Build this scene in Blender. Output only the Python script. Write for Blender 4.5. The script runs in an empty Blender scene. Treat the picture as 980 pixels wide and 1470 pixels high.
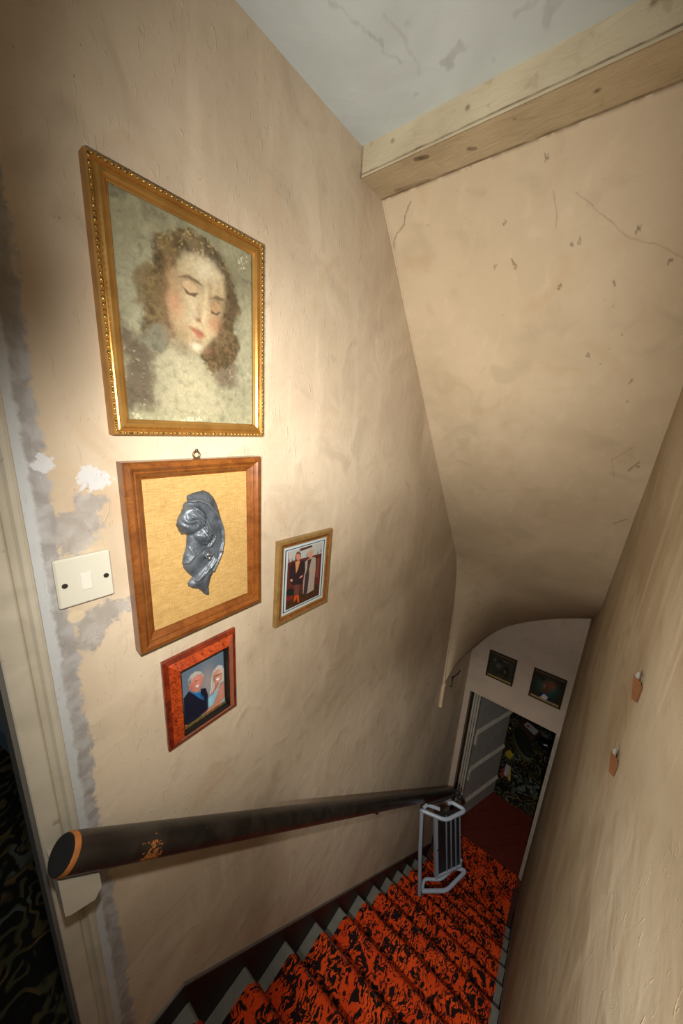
import bpy, math, random
import numpy as np
from mathutils import Vector, Matrix
random.seed(7)
C = bpy.context.scene.collection
scn = bpy.context.scene
S = 0.72                 # metres per working unit (camera to picture wall)
Z0 = 6.071 * S           # height of the lens above the lower floor
def V(x, y, z): return Vector((x*S, y*S, z*S + Z0))

# ---------------------------------------------------------------- camera
def make_camera():
    a, b, c = [math.radians(v) for v in (-37.435, 14.404, -3.382)]
    fwd = Vector((math.sin(a)*math.cos(b), math.cos(a)*math.cos(b), -math.sin(b)))
    r = fwd.cross(Vector((0, 0, 1))).normalized(); d = fwd.cross(r)
    r2 = math.cos(c)*r + math.sin(c)*d; d2 = -math.sin(c)*r + math.cos(c)*d
    cam = bpy.data.cameras.new('camera'); o = bpy.data.objects.new('camera', cam); C.objects.link(o)
    m = Matrix((r2, -d2, -fwd)).transposed().to_4x4(); m.translation = V(0, 0, 0)
    o.matrix_world = m
    cam.sensor_fit = 'VERTICAL'; cam.sensor_height = 36.0
    cam.lens = 491.8/1470*36.0; cam.clip_start = 0.01
    scn.camera = o
make_camera()
scn.view_settings.view_transform = 'Standard'; scn.view_settings.look = 'None'
scn.view_settings.gamma = 1.0; scn.view_settings.exposure = 0.0
w = bpy.data.worlds.new('world'); scn.world = w; w.use_nodes = True
w.node_tree.nodes['Background'].inputs[0].default_value = (0.6, 0.7, 0.8, 1)
w.node_tree.nodes['Background'].inputs[1].default_value = 0.05

def spot(name, loc, target, power, angle, blend, col, radius=0.02):
    l = bpy.data.lights.new(name, 'SPOT'); l.energy = power; l.spot_size = math.radians(angle); l.spot_blend = blend
    l.color = col; l.shadow_soft_size = radius
    o = bpy.data.objects.new(name, l); C.objects.link(o)
    p = V(*loc); o.location = p
    o.rotation_euler = (V(*target) - p).to_track_quat('-Z', 'Y').to_euler()
    return o
# the photographer's flash beside the lens, then two added fill spots
spot('flash', (-0.082, -0.13, -0.06), (-0.082-0.744, -0.13+1.342, -0.06+0.504), 52, 78, 1.0, (1.0, 0.965, 0.91), 0.015)
spot('torch', (-0.145, 0.053, 0.06), (-0.145-0.50, 0.053+0.957, 0.06-0.60), 61, 130, 1.0, (1.0, 0.96, 0.89), 0.02)  # added broad fill for the picture wall and stairs
spot('stair_beam', (0.09, -0.30, 0.02), (-0.42, 3.2, -4.35), 190, 46, 1.0, (1.0, 0.96, 0.90), 0.02)  # added narrow fill to brighten the lower flight
# added soft fill from behind the lens, standing for no seen source
al = bpy.data.lights.new('landing_daylight', 'AREA'); al.energy = 2.2; al.size = 0.9; al.size_y = 1.1; al.shape = 'RECTANGLE'; al.color = (0.85, 0.93, 1.0)
ao = bpy.data.objects.new('landing_daylight', al); C.objects.link(ao); ao.location = V(-0.4, -1.6, 0.3)
ao.rotation_euler = (V(-0.4, 2, -0.6) - ao.location).to_track_quat('-Z', 'Y').to_euler()

# added fill to lift the dark room behind the left doorway
bl = bpy.data.lights.new('bedroom_window', 'AREA'); bl.energy = 6; bl.size = 1.0; bl.color = (0.85, 0.93, 1.0)
bo = bpy.data.objects.new('bedroom_window', bl); C.objects.link(bo); bo.location = V(-3.2, -1.6, 0.6)
bo.rotation_euler = (V(-2.4, 0.3, -2.5) - bo.location).to_track_quat('-Z', 'Y').to_euler()

# ---------------------------------------------------------------- node helpers
class NT:
    def __init__(s, name, rough=0.7, spec=0.3, metal=0.0):
        s.m = bpy.data.materials.new(name); s.m.use_nodes = True; s.t = s.m.node_tree
        s.b = s.t.nodes['Principled BSDF']
        s.b.inputs['Roughness'].default_value = rough; s.b.inputs['Metallic'].default_value = metal
        s.b.inputs['Specular IOR Level'].default_value = spec
    def n(s, t, **kw):
        q = s.t.nodes.new(t)
        for k, v in kw.items(): setattr(q, k, v)
        return q
    def l(s, a, b): s.t.links.new(a, b)
    def put(s, sock, v):
        if hasattr(v, 'is_output'): s.l(v, sock)
        else: sock.default_value = v
    def math(s, op, a, b=0.0, c=0.0):
        q = s.n('ShaderNodeMath', operation=op)
        s.put(q.inputs[0], a); s.put(q.inputs[1], b); s.put(q.inputs[2], c); return q.outputs[0]
    def mix(s, f, a, b):
        q = s.n('ShaderNodeMix', data_type='RGBA'); s.put(q.inputs[0], f)
        for i, v in ((6, a), (7, b)):
            if not hasattr(v, 'is_output') and len(v) == 3: v = (*v, 1)
            s.put(q.inputs[i], v)
        return q.outputs[2]
    def ramp(s, f, lo, hi):
        q = s.n('ShaderNodeMapRange'); q.interpolation_type = 'SMOOTHSTEP'; s.put(q.inputs[0], f)
        q.inputs[1].default_value = lo; q.inputs[2].default_value = hi; return q.outputs[0]
    def pos(s): return s.n('ShaderNodeNewGeometry').outputs['Position']
    def obj(s): return s.n('ShaderNodeTexCoord').outputs['Object']
    def scaled(s, v, sc):
        q = s.n('ShaderNodeMapping'); s.l(v, q.inputs[0]); q.inputs['Scale'].default_value = sc; return q.outputs[0]
    def noise(s, v, scale, detail=4, dist=0.0, rough=0.5):
        q = s.n('ShaderNodeTexNoise'); s.l(v, q.inputs['Vector']); q.inputs['Scale'].default_value = scale
        q.inputs['Detail'].default_value = detail; q.inputs['Distortion'].default_value = dist; q.inputs['Roughness'].default_value = rough
        return q.outputs[0]
    def col(s, v): s.put(s.b.inputs['Base Color'], v if hasattr(v, 'is_output') else (*v, 1))
    def bump(s, h, strength=0.3, dist=0.01):
        q = s.n('ShaderNodeBump'); q.inputs['Strength'].default_value = strength; q.inputs['Distance'].default_value = dist
        s.l(h, q.inputs['Height']); s.l(q.outputs[0], s.b.inputs['Normal']); return q
def plain(name, c, rough=0.6, spec=0.3, metal=0.0, var=0.12, vs=30, bump=0.0):
    m = NT(name, rough, spec, metal); o = m.obj()
    f = m.noise(o, vs, 5)
    m.col(m.mix(f, tuple(x*(1-var) for x in c), tuple(min(1, x*(1+var)) for x in c)))
    if bump: m.bump(m.noise(o, vs*3, 4), bump, 0.002)
    return m.m

# ---------------------------------------------------------------- mesh helpers
def thing(name, label, cat, loc, group=None):
    o = bpy.data.objects.new(name, None); C.objects.link(o); o.location = loc
    o.empty_display_size = 0.05
    if label: o['label'] = label
    if cat: o['category'] = cat
    if group: o['group'] = group
    return o
WL = {}
def wloc(o):
    v = Vector(o.location)
    while o.parent: o = o.parent; v = v + Vector(o.location)
    return v
class MB:
    def __init__(s): s.v = []; s.f = []; s.mi = []; s.sm = []
    def add(s, vs, fs, mi=0, smooth=False):
        n = len(s.v); s.v += [tuple(v) for v in vs]
        for f in fs: s.f.append(tuple(i+n for i in f)); s.mi.append(mi); s.sm.append(smooth)
        return s
    def box(s, a, b, mi=0, bev=0.0):          # working units
        x0, y0, z0 = V(*a); x1, y1, z1 = V(*b)
        x0, x1 = sorted((x0, x1)); y0, y1 = sorted((y0, y1)); z0, z1 = sorted((z0, z1))
        if bev <= 0:
            vs = [(x, y, z) for z in (z0, z1) for y in (y0, y1) for x in (x0, x1)]
            return s.add(vs, [(0, 2, 3, 1), (4, 5, 7, 6), (0, 1, 5, 4), (2, 6, 7, 3), (0, 4, 6, 2), (1, 3, 7, 5)], mi)
        e = bev*S; vs = []; ids = {}
        for xi, X in ((0, (x0, x1)), (1, (x0, x1))):
            pass
        for sx in (0, 1):
            for sy in (0, 1):
                for sz in (0, 1):
                    X = (x0, x1)[sx]; Y = (y0, y1)[sy]; Z = (z0, z1)[sz]
                    dx = e if sx == 0 else -e; dy = e if sy == 0 else -e; dz = e if sz == 0 else -e
                    ids[sx, sy, sz, 0] = len(vs); vs.append((X, Y+dy, Z+dz))
                    ids[sx, sy, sz, 1] = len(vs); vs.append((X+dx, Y, Z+dz))
                    ids[sx, sy, sz, 2] = len(vs); vs.append((X+dx, Y+dy, Z))
        fs = []
        for k in (0, 1):
            fs.append([ids[k, 0, 0, 0], ids[k, 1, 0, 0], ids[k, 1, 1, 0], ids[k, 0, 1, 0]])
            fs.append([ids[0, k, 0, 1], ids[1, k, 0, 1], ids[1, k, 1, 1], ids[0, k, 1, 1]])
            fs.append([ids[0, 0, k, 2], ids[1, 0, k, 2], ids[1, 1, k, 2], ids[0, 1, k, 2]])
        for i in (0, 1):
            for j in (0, 1):
                fs.append([ids[i, j, 0, 0], ids[i, j, 0, 1], ids[i, j, 1, 1], ids[i, j, 1, 0]])
                fs.append([ids[i, 0, j, 0], ids[i, 0, j, 2], ids[i, 1, j, 2], ids[i, 1, j, 0]])
                fs.append([ids[0, i, j, 1], ids[0, i, j, 2], ids[1, i, j, 2], ids[1, i, j, 1]])
                for k in (0, 1): fs.append([ids[i, j, k, 0], ids[i, j, k, 1], ids[i, j, k, 2]])
        cen = Vector(((x0+x1)/2, (y0+y1)/2, (z0+z1)/2)); out = []
        for f in fs:
            p = [Vector(vs[i]) for i in f]; nn = (p[1]-p[0]).cross(p[2]-p[0]); mid = sum(p, Vector())/len(p)
            out.append(tuple(f) if nn.dot(mid-cen) > 0 else tuple(reversed(f)))
        return s.add(vs, out, mi)
    def tube(s, pts, r, seg=12, mi=0, world=False, caps=True, radii=None):
        P = [Vector(p) if world else V(*p) for p in pts]; n = len(P)
        rr = radii or [r]*n; vs = []; up = None
        for i, p in enumerate(P):
            t = ((P[min(i+1, n-1)] - p).normalized() + (p - P[max(i-1, 0)]).normalized()).normalized()
            if up is None:
                up = Vector((0, 0, 1)) if abs(t.z) < 0.9 else Vector((1, 0, 0))
            a = (up - t*up.dot(t)).normalized(); b = t.cross(a); up = a
            for k in range(seg):
                q = 2*math.pi*k/seg; vs.append(p + (a*math.cos(q) + b*math.sin(q))*rr[i]*S)
        fs = [(i*seg+k, i*seg+(k+1) % seg, (i+1)*seg+(k+1) % seg, (i+1)*seg+k) for i in range(n-1) for k in range(seg)]
        s.add(vs, fs, mi, True)
        if caps: s.add(vs[:seg], [tuple(reversed(range(seg)))], mi); s.add(vs[-seg:], [tuple(range(seg))], mi)
        return s
    def ball(s, c, r, mi=0, sc=(1, 1, 1), seg=12, world=False):
        c = Vector(c) if world else V(*c); vs = []; rings = seg//2
        for i in range(rings+1):
            th = math.pi*i/rings
            for k in range(seg):
                ph = 2*math.pi*k/seg
                vs.append(c + Vector((math.sin(th)*math.cos(ph)*sc[0], math.sin(th)*math.sin(ph)*sc[1], math.cos(th)*sc[2]))*r*S)
        fs = [(i*seg+k, (i+1)*seg+k, (i+1)*seg+(k+1) % seg, i*seg+(k+1) % seg) for i in range(rings) for k in range(seg)]
        return s.add(vs, fs, mi, True)
    def prism(s, poly, ax, lo, hi, mi=0):      # poly in the two other axes, extruded along ax
        def P(a, b, c):
            return V(*{0: (c, a, b), 1: (a, c, b), 2: (a, b, c)}[ax])
        n = len(poly); vs = [P(a, b, lo) for a, b in poly] + [P(a, b, hi) for a, b in poly]
        fs = [(i, (i+1) % n, n+(i+1) % n, n+i) for i in range(n)] + [tuple(reversed(range(n))), tuple(range(n, 2*n))]
        return s.add(vs, fs, mi)
    def build(s, name, mats, parent=None, kind=None, label=None, fixn=False):
        if not isinstance(mats, (list, tuple)): mats = [mats]
        off = wloc(parent) if parent else Vector()
        me = bpy.data.meshes.new(name); me.from_pydata([tuple(Vector(v)-off) for v in s.v], [], s.f)
        for m in mats: me.materials.append(m)
        me.polygons.foreach_set('material_index', s.mi); me.polygons.foreach_set('use_smooth', s.sm)
        if fixn:
            import bmesh
            bm = bmesh.new(); bm.from_mesh(me); bmesh.ops.recalc_face_normals(bm, faces=bm.faces); bm.to_mesh(me); bm.free()
        me.update()
        o = bpy.data.objects.new(name, me); C.objects.link(o)
        if parent: o.parent = parent
        if kind: o['kind'] = kind
        if label: o['label'] = label
        return o
def grid_mesh(name, X, Y, Z, mat, parent=None, cols=None, kind=None, smooth=True, attr=None, mask=None, flip=False):
    # X, Y, Z : world-metre arrays (H, W)
    H, W = X.shape; off = wloc(parent) if parent else Vector()
    co = np.stack([X-off.x, Y-off.y, Z-off.z], -1).reshape(-1, 3)
    i = np.arange(H*W).reshape(H, W)
    q = np.stack([i[:-1, :-1], i[:-1, 1:], i[1:, 1:], i[1:, :-1]], -1)
    if flip: q = q[..., ::-1]
    q = q.reshape(-1, 4)
    if mask is not None:
        mk = mask.reshape(-1); q = q[mk[q].all(1)]
    me = bpy.data.meshes.new(name); me.from_pydata(co.tolist(), [], q.tolist()); me.materials.append(mat)
    if smooth: me.polygons.foreach_set('use_smooth', [True]*len(me.polygons))
    if cols is not None:
        ca = me.color_attributes.new('paint', 'FLOAT_COLOR', 'POINT')
        c4 = np.concatenate([cols.reshape(-1, 3), np.ones((H*W, 1))], 1).astype(np.float32)
        ca.data.foreach_set('color', c4.ravel())
    if attr is not None:
        for k, a in attr.items():
            at = me.attributes.new(k, 'FLOAT', 'POINT'); at.data.foreach_set('value', a.astype(np.float32).ravel())
    me.update()
    o = bpy.data.objects.new(name, me); C.objects.link(o)
    if parent: o.parent = parent
    if kind: o['kind'] = kind
    return o

# numpy picture helpers -------------------------------------------------------
rng = np.random.default_rng(5)
def vnoise(H, W, n, m=None):
    m = m or max(2, int(n*H/W)); g = rng.random((m+2, n+2))
    y = np.linspace(0, m, H); x = np.linspace(0, n, W)
    yi = y.astype(int); xi = x.astype(int); fy = (y-yi)[:, None]; fx = (x-xi)[None]
    fy = fy*fy*(3-2*fy); fx = fx*fx*(3-2*fx)
    a = g[yi][:, xi]; b = g[yi][:, xi+1]; c = g[yi+1][:, xi]; d = g[yi+1][:, xi+1]
    return (a*(1-fx)+b*fx)*(1-fy)+(c*(1-fx)+d*fx)*fy
def fnoise(H, W, n, oct=4):
    r = 0; t = 0
    for k in range(oct): r = r+vnoise(H, W, n*2**k)*0.6**k; t += 0.6**k
    return r/t
def sdist(U, Vv, poly, asp):
    # signed distance (positive inside), aspect-corrected
    d = np.full(U.shape, 1e9); ins = np.zeros(U.shape, bool); n = len(poly)
    for i in range(n):
        x0, y0 = poly[i]; x1, y1 = poly[(i+1) % n]
        ax, ay, bx, by = x0, y0*asp, x1, y1*asp
        ex, ey = bx-ax, by-ay; L = ex*ex+ey*ey+1e-12
        t = np.clip(((U-ax)*ex+(Vv*asp-ay)*ey)/L, 0, 1)
        d = np.minimum(d, np.hypot(U-ax-t*ex, Vv*asp-ay-t*ey))
        c = (y0 > Vv) != (y1 > Vv)
        ins ^= c & (U < (x1-x0)*(Vv-y0)/((y1-y0)+1e-12)+x0)
    return np.where(ins, d, -d)
def smooth(x): x = np.clip(x, 0, 1); return x*x*(3-2*x)
def lin(c):
    return np.array([((v/255+0.055)/1.055)**2.4 if v > 10 else v/255/12.92 for v in c])
class Canvas:
    def __init__(s, W, H, asp, bg):
        s.W, s.H, s.asp = W, H, asp
        s.U, s.V = np.meshgrid(np.linspace(0, 1, W), np.linspace(0, 1, H)); s.c = np.ones((H, W, 3))*lin(bg)
        s.wu = (fnoise(H, W, 9)-.5); s.wv = (fnoise(H, W, 9)-.5)
    def poly(s, p, c, soft=0.01, a=1.0, wob=0.0, edge=0.0):
        d = sdist(s.U+s.wu*wob, s.V+s.wv*wob, p, s.asp); m = smooth((d+soft*edge)/soft+.5)*a
        s.c = s.c*(1-m[..., None])+lin(c)*m[..., None]; return m
    def ell(s, u, v, ru, rv, c, a=1.0, pw=2.0):
        m = np.exp(-(((s.U-u)/ru)**2+((s.V-v)/rv)**2)*pw/2)*a
        s.c = s.c*(1-m[..., None])+lin(c)*m[..., None]
    def mul(s, n, k): s.c = s.c*(1+(n[..., None]-.5)*k)
PICS = {'painting':((0.3603,0.7344,-0.021,0.4723),{'hair':[(0.24,0.764),(0.235,0.814),(0.285,0.886),(0.366,0.932),(0.485,0.968),(0.61,0.967),(0.715,0.924),(0.798,0.852),(0.84,0.764),(0.884,0.672),(0.832,0.55),(0.877,0.46),(0.777,0.349),(0.623,0.283),(0.518,0.391),(0.635,0.498),(0.73,0.642),(0.724,0.816),(0.602,0.852),(0.451,0.843),(0.373,0.761),(0.329,0.657),(0.329,0.53),(0.357,0.453),(0.231,0.351),(0.129,0.415),(0.163,0.529),(0.169,0.636)],
'hairL':[(0.176,0.74),(0.249,0.745),(0.26,0.642),(0.262,0.549),(0.194,0.52),(0.156,0.558),(0.085,0.558),(0.102,0.621),(0.143,0.674)],
'face':[(0.373,0.761),(0.451,0.843),(0.552,0.875),(0.657,0.867),(0.738,0.82),(0.755,0.718),(0.713,0.602),(0.634,0.48),(0.532,0.392),(0.453,0.399),(0.37,0.455),(0.323,0.529),(0.312,0.622)],
'chin':[(0.418,0.437),(0.538,0.482),(0.634,0.471),(0.573,0.398),(0.478,0.389)],
'neck':[(0.357,0.453),(0.518,0.391),(0.567,0.306),(0.709,0.224),(0.734,0.074),(0.411,0.031),(0.203,0.067),(0.218,0.224),(0.195,0.329)],
'scarf':[(0.19,0.488),(0.259,0.517),(0.321,0.447),(0.267,0.372),(0.187,0.353),(0.127,0.391)],
'eyeL':[(0.422,0.718),(0.466,0.737),(0.522,0.726),(0.539,0.697),(0.486,0.67),(0.437,0.682)],
'eyeR':[(0.631,0.661),(0.674,0.679),(0.716,0.666),(0.715,0.639),(0.657,0.623),(0.629,0.635)],
'browL':[(0.394,0.735),(0.468,0.762),(0.543,0.751),(0.581,0.731),(0.542,0.735),(0.467,0.745)],
'browR':[(0.618,0.68),(0.676,0.71),(0.748,0.708),(0.732,0.691),(0.66,0.689)],
'eyelidL':[(0.427,0.697),(0.474,0.678),(0.539,0.692),(0.511,0.666),(0.449,0.668)],
'eyelidR':[(0.629,0.63),(0.67,0.617),(0.715,0.634),(0.684,0.61),(0.635,0.61)],
'nose':[(0.595,0.743),(0.61,0.721),(0.601,0.616),(0.582,0.543),(0.548,0.541),(0.574,0.628)],
'nostril':[(0.504,0.567),(0.532,0.585),(0.55,0.563),(0.582,0.543),(0.529,0.546)],
'mouth':[(0.449,0.512),(0.5,0.515),(0.566,0.5),(0.576,0.484),(0.524,0.473),(0.486,0.491)],
'lowlip':[(0.492,0.488),(0.579,0.485),(0.543,0.461),(0.503,0.464)],
'cheek':[(0.322,0.648),(0.399,0.657),(0.418,0.596),(0.353,0.543),(0.316,0.576)],
'cheekR':[(0.6,0.598),(0.714,0.611),(0.666,0.531),(0.601,0.511)],
'dark1':[(0.012,0.441),(0.119,0.414),(0.219,0.341),(0.218,0.224),(0.156,0.065),(0.019,0.09),(0.011,0.274)],
'dark2':[(0.518,0.391),(0.721,0.466),(0.861,0.458),(0.838,0.256),(0.709,0.224),(0.567,0.306)],
'dab1':[(0.025,0.049),(0.09,0.061),(0.095,0.01),(0.03,0.007)],
'dab2':[(0.346,0.033),(0.551,0.046),(0.548,0.011),(0.357,0.01)],
'dab3':[(0.862,0.947),(0.957,0.981),(0.972,0.922),(0.891,0.893)]}),'relief':((0.384,0.7121,-0.6321,-0.1755),{'out':[(0.377,0.839),(0.392,0.872),(0.442,0.882),(0.501,0.889),(0.553,0.891),(0.605,0.873),(0.648,0.839),(0.682,0.787),(0.707,0.721),(0.733,0.647),(0.751,0.566),(0.754,0.499),(0.738,0.442),(0.711,0.386),(0.669,0.334),(0.618,0.284),(0.581,0.238),(0.559,0.182),(0.562,0.12),(0.55,0.106),(0.522,0.12),(0.487,0.154),(0.453,0.183),(0.392,0.204),(0.354,0.228),(0.348,0.256),(0.371,0.276),(0.398,0.289),(0.35,0.333),(0.316,0.378),(0.308,0.417),(0.327,0.469),(0.354,0.519),(0.367,0.602),(0.331,0.617),(0.318,0.611),(0.293,0.643),(0.266,0.688),(0.269,0.722),(0.296,0.765),(0.347,0.81)],
'face':[(0.424,0.641),(0.485,0.651),(0.545,0.636),(0.588,0.598),(0.591,0.559),(0.557,0.527),(0.52,0.511),(0.467,0.523),(0.427,0.561),(0.404,0.602)],
'veil':[(0.377,0.839),(0.472,0.841),(0.556,0.806),(0.624,0.743),(0.686,0.679),(0.721,0.597),(0.716,0.506),(0.684,0.445)],
'rose':[(0.52,0.444)],
'hand':[(0.423,0.276),(0.489,0.32),(0.546,0.347),(0.605,0.394)],
'hairc':[(0.371,0.714)],
'hair2':[(0.437,0.818),(0.56,0.72),(0.6,0.64),(0.653,0.582)],
'rim':[(0.754,0.499)],
'fold':[(0.364,0.517),(0.402,0.46),(0.348,0.421),(0.319,0.415)],
'tail':[(0.438,0.233)],
'b2':[(0.665,0.449)]}),'couple':((0.4585,0.6348,-1.0741,-0.8281),{'manhair':[(0.131,0.706),(0.139,0.804),(0.199,0.858),(0.302,0.874),(0.403,0.83),(0.464,0.751),(0.467,0.697),(0.36,0.786),(0.269,0.776),(0.213,0.709),(0.174,0.686)],
'manface':[(0.156,0.695),(0.213,0.709),(0.244,0.777),(0.335,0.797),(0.438,0.772),(0.453,0.682),(0.428,0.609),(0.369,0.53),(0.302,0.505),(0.216,0.573),(0.145,0.638)],
'suit':[(0.025,0.532),(0.143,0.608),(0.273,0.471),(0.359,0.375),(0.396,0.528),(0.501,0.489),(0.547,0.335),(0.534,0.12),(0.502,0.047),(0.377,0.047),(0.11,0.02),(0.009,0.034)],
'shirt':[(0.143,0.618),(0.263,0.508),(0.379,0.473),(0.422,0.311),(0.334,0.398),(0.249,0.494)],
'tie':[(0.362,0.427),(0.44,0.378),(0.462,0.291),(0.421,0.305)],
'whair':[(0.575,0.333),(0.61,0.448),(0.633,0.6),(0.681,0.708),(0.798,0.765),(0.897,0.723),(0.966,0.583),(0.974,0.422),(0.839,0.417),(0.744,0.283),(0.66,0.335)],
'wface':[(0.677,0.645),(0.751,0.699),(0.851,0.666),(0.898,0.569),(0.886,0.463),(0.782,0.444),(0.698,0.494),(0.673,0.56)],
'wneck':[(0.725,0.47),(0.826,0.446),(0.778,0.379),(0.659,0.303),(0.601,0.298),(0.691,0.376)],
'dress':[(0.543,0.271),(0.615,0.291),(0.746,0.316),(0.974,0.422),(1.006,0.271),(0.987,-0.022),(0.743,-0.024),(0.662,0.11),(0.547,0.102)],
'arm':[(0.981,0.408),(0.985,0.119),(0.821,0.039),(0.73,0.006),(0.446,0.044),(0.377,0.042),(0.378,0.063),(0.648,0.106),(0.742,0.239),(0.837,0.373)],
'glow':[(0.399,0.769),(0.659,0.824),(0.63,0.295),(0.501,0.489)],
'smile':[(0.285,0.634),(0.362,0.618),(0.346,0.573),(0.301,0.584)],
'wsm':[(0.743,0.539),(0.823,0.536),(0.806,0.488),(0.756,0.506)],
'handl':[(0.017,0.061),(0.073,0.041),(0.108,-0.001),(0.032,0.009)],
'eyes':[(0.272,0.728),(0.354,0.696),(0.353,0.68),(0.277,0.708)],
'weyes':[(0.711,0.608),(0.877,0.594),(0.876,0.578),(0.714,0.585)]}),'women':((0.9193,1.1729,-0.8359,-0.5167),{'photo':[(0.066,0.949),(0.923,0.97),(0.895,0.062),(0.062,0.068)],
'line':[(0.044,0.966),(0.956,0.984),(0.925,0.037),(0.021,0.029)],
'wall':[(0.066,0.949),(0.923,0.97),(0.896,0.769),(0.68,0.753),(0.486,0.764),(0.215,0.772),(0.08,0.775)],
'beamw':[(0.348,0.933),(0.641,0.946),(0.646,0.903),(0.36,0.891)],
'sideb':[(0.08,0.775),(0.215,0.772),(0.486,0.764),(0.68,0.753),(0.896,0.769),(0.879,0.342),(0.058,0.408)],
'floor':[(0.067,0.278),(0.318,0.264),(0.872,0.254),(0.895,0.062),(0.062,0.068)],
'pole':[(0.094,0.944),(0.108,0.941),(0.117,0.749),(0.1,0.752)],
'l_hair':[(0.255,0.826),(0.278,0.893),(0.336,0.9),(0.378,0.857),(0.384,0.783),(0.328,0.83),(0.291,0.748),(0.252,0.765)],
'l_face':[(0.273,0.868),(0.34,0.86),(0.371,0.823),(0.363,0.769),(0.311,0.762),(0.279,0.804)],
'l_neck':[(0.261,0.755),(0.319,0.76),(0.373,0.75),(0.331,0.631),(0.292,0.576)],
'l_jacket':[(0.188,0.751),(0.261,0.755),(0.299,0.574),(0.373,0.75),(0.491,0.726),(0.508,0.555),(0.435,0.497),(0.464,0.368),(0.306,0.399),(0.231,0.408),(0.151,0.492),(0.135,0.71)],
'l_legs':[(0.267,0.418),(0.384,0.388),(0.386,0.199),(0.404,0.088),(0.355,0.122),(0.345,0.22),(0.328,0.167),(0.269,0.136),(0.284,0.217)],
'l_boots':[(0.283,0.237),(0.384,0.218),(0.404,0.088),(0.359,0.12),(0.342,0.201),(0.328,0.167),(0.272,0.135)],
'l_h1':[(0.164,0.516),(0.215,0.512),(0.218,0.475),(0.182,0.48)],
'l_h2':[(0.374,0.493),(0.441,0.514),(0.451,0.494),(0.391,0.475)],
'r_hair':[(0.557,0.768),(0.549,0.853),(0.616,0.884),(0.694,0.845),(0.701,0.787),(0.647,0.825),(0.578,0.801)],
'r_face':[(0.566,0.831),(0.645,0.844),(0.674,0.801),(0.657,0.739),(0.599,0.741),(0.572,0.774)],
'r_coat':[(0.493,0.707),(0.569,0.738),(0.715,0.737),(0.76,0.7),(0.771,0.535),(0.757,0.363),(0.759,0.194),(0.594,0.179),(0.479,0.211),(0.475,0.412),(0.506,0.574)],
'r_dress':[(0.554,0.723),(0.65,0.721),(0.602,0.572),(0.612,0.474),(0.591,0.209),(0.549,0.143),(0.493,0.217),(0.513,0.497),(0.552,0.583)],
'r_sleeve':[(0.715,0.728),(0.785,0.705),(0.788,0.531),(0.722,0.526)],
'r_hand':[(0.712,0.538),(0.753,0.538),(0.762,0.469),(0.725,0.467)],
'dog':[(0.09,0.363),(0.189,0.391),(0.269,0.324),(0.243,0.266),(0.095,0.289)],
'redbox':[(0.067,0.278),(0.26,0.252),(0.263,0.204),(0.073,0.203)]})}
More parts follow.
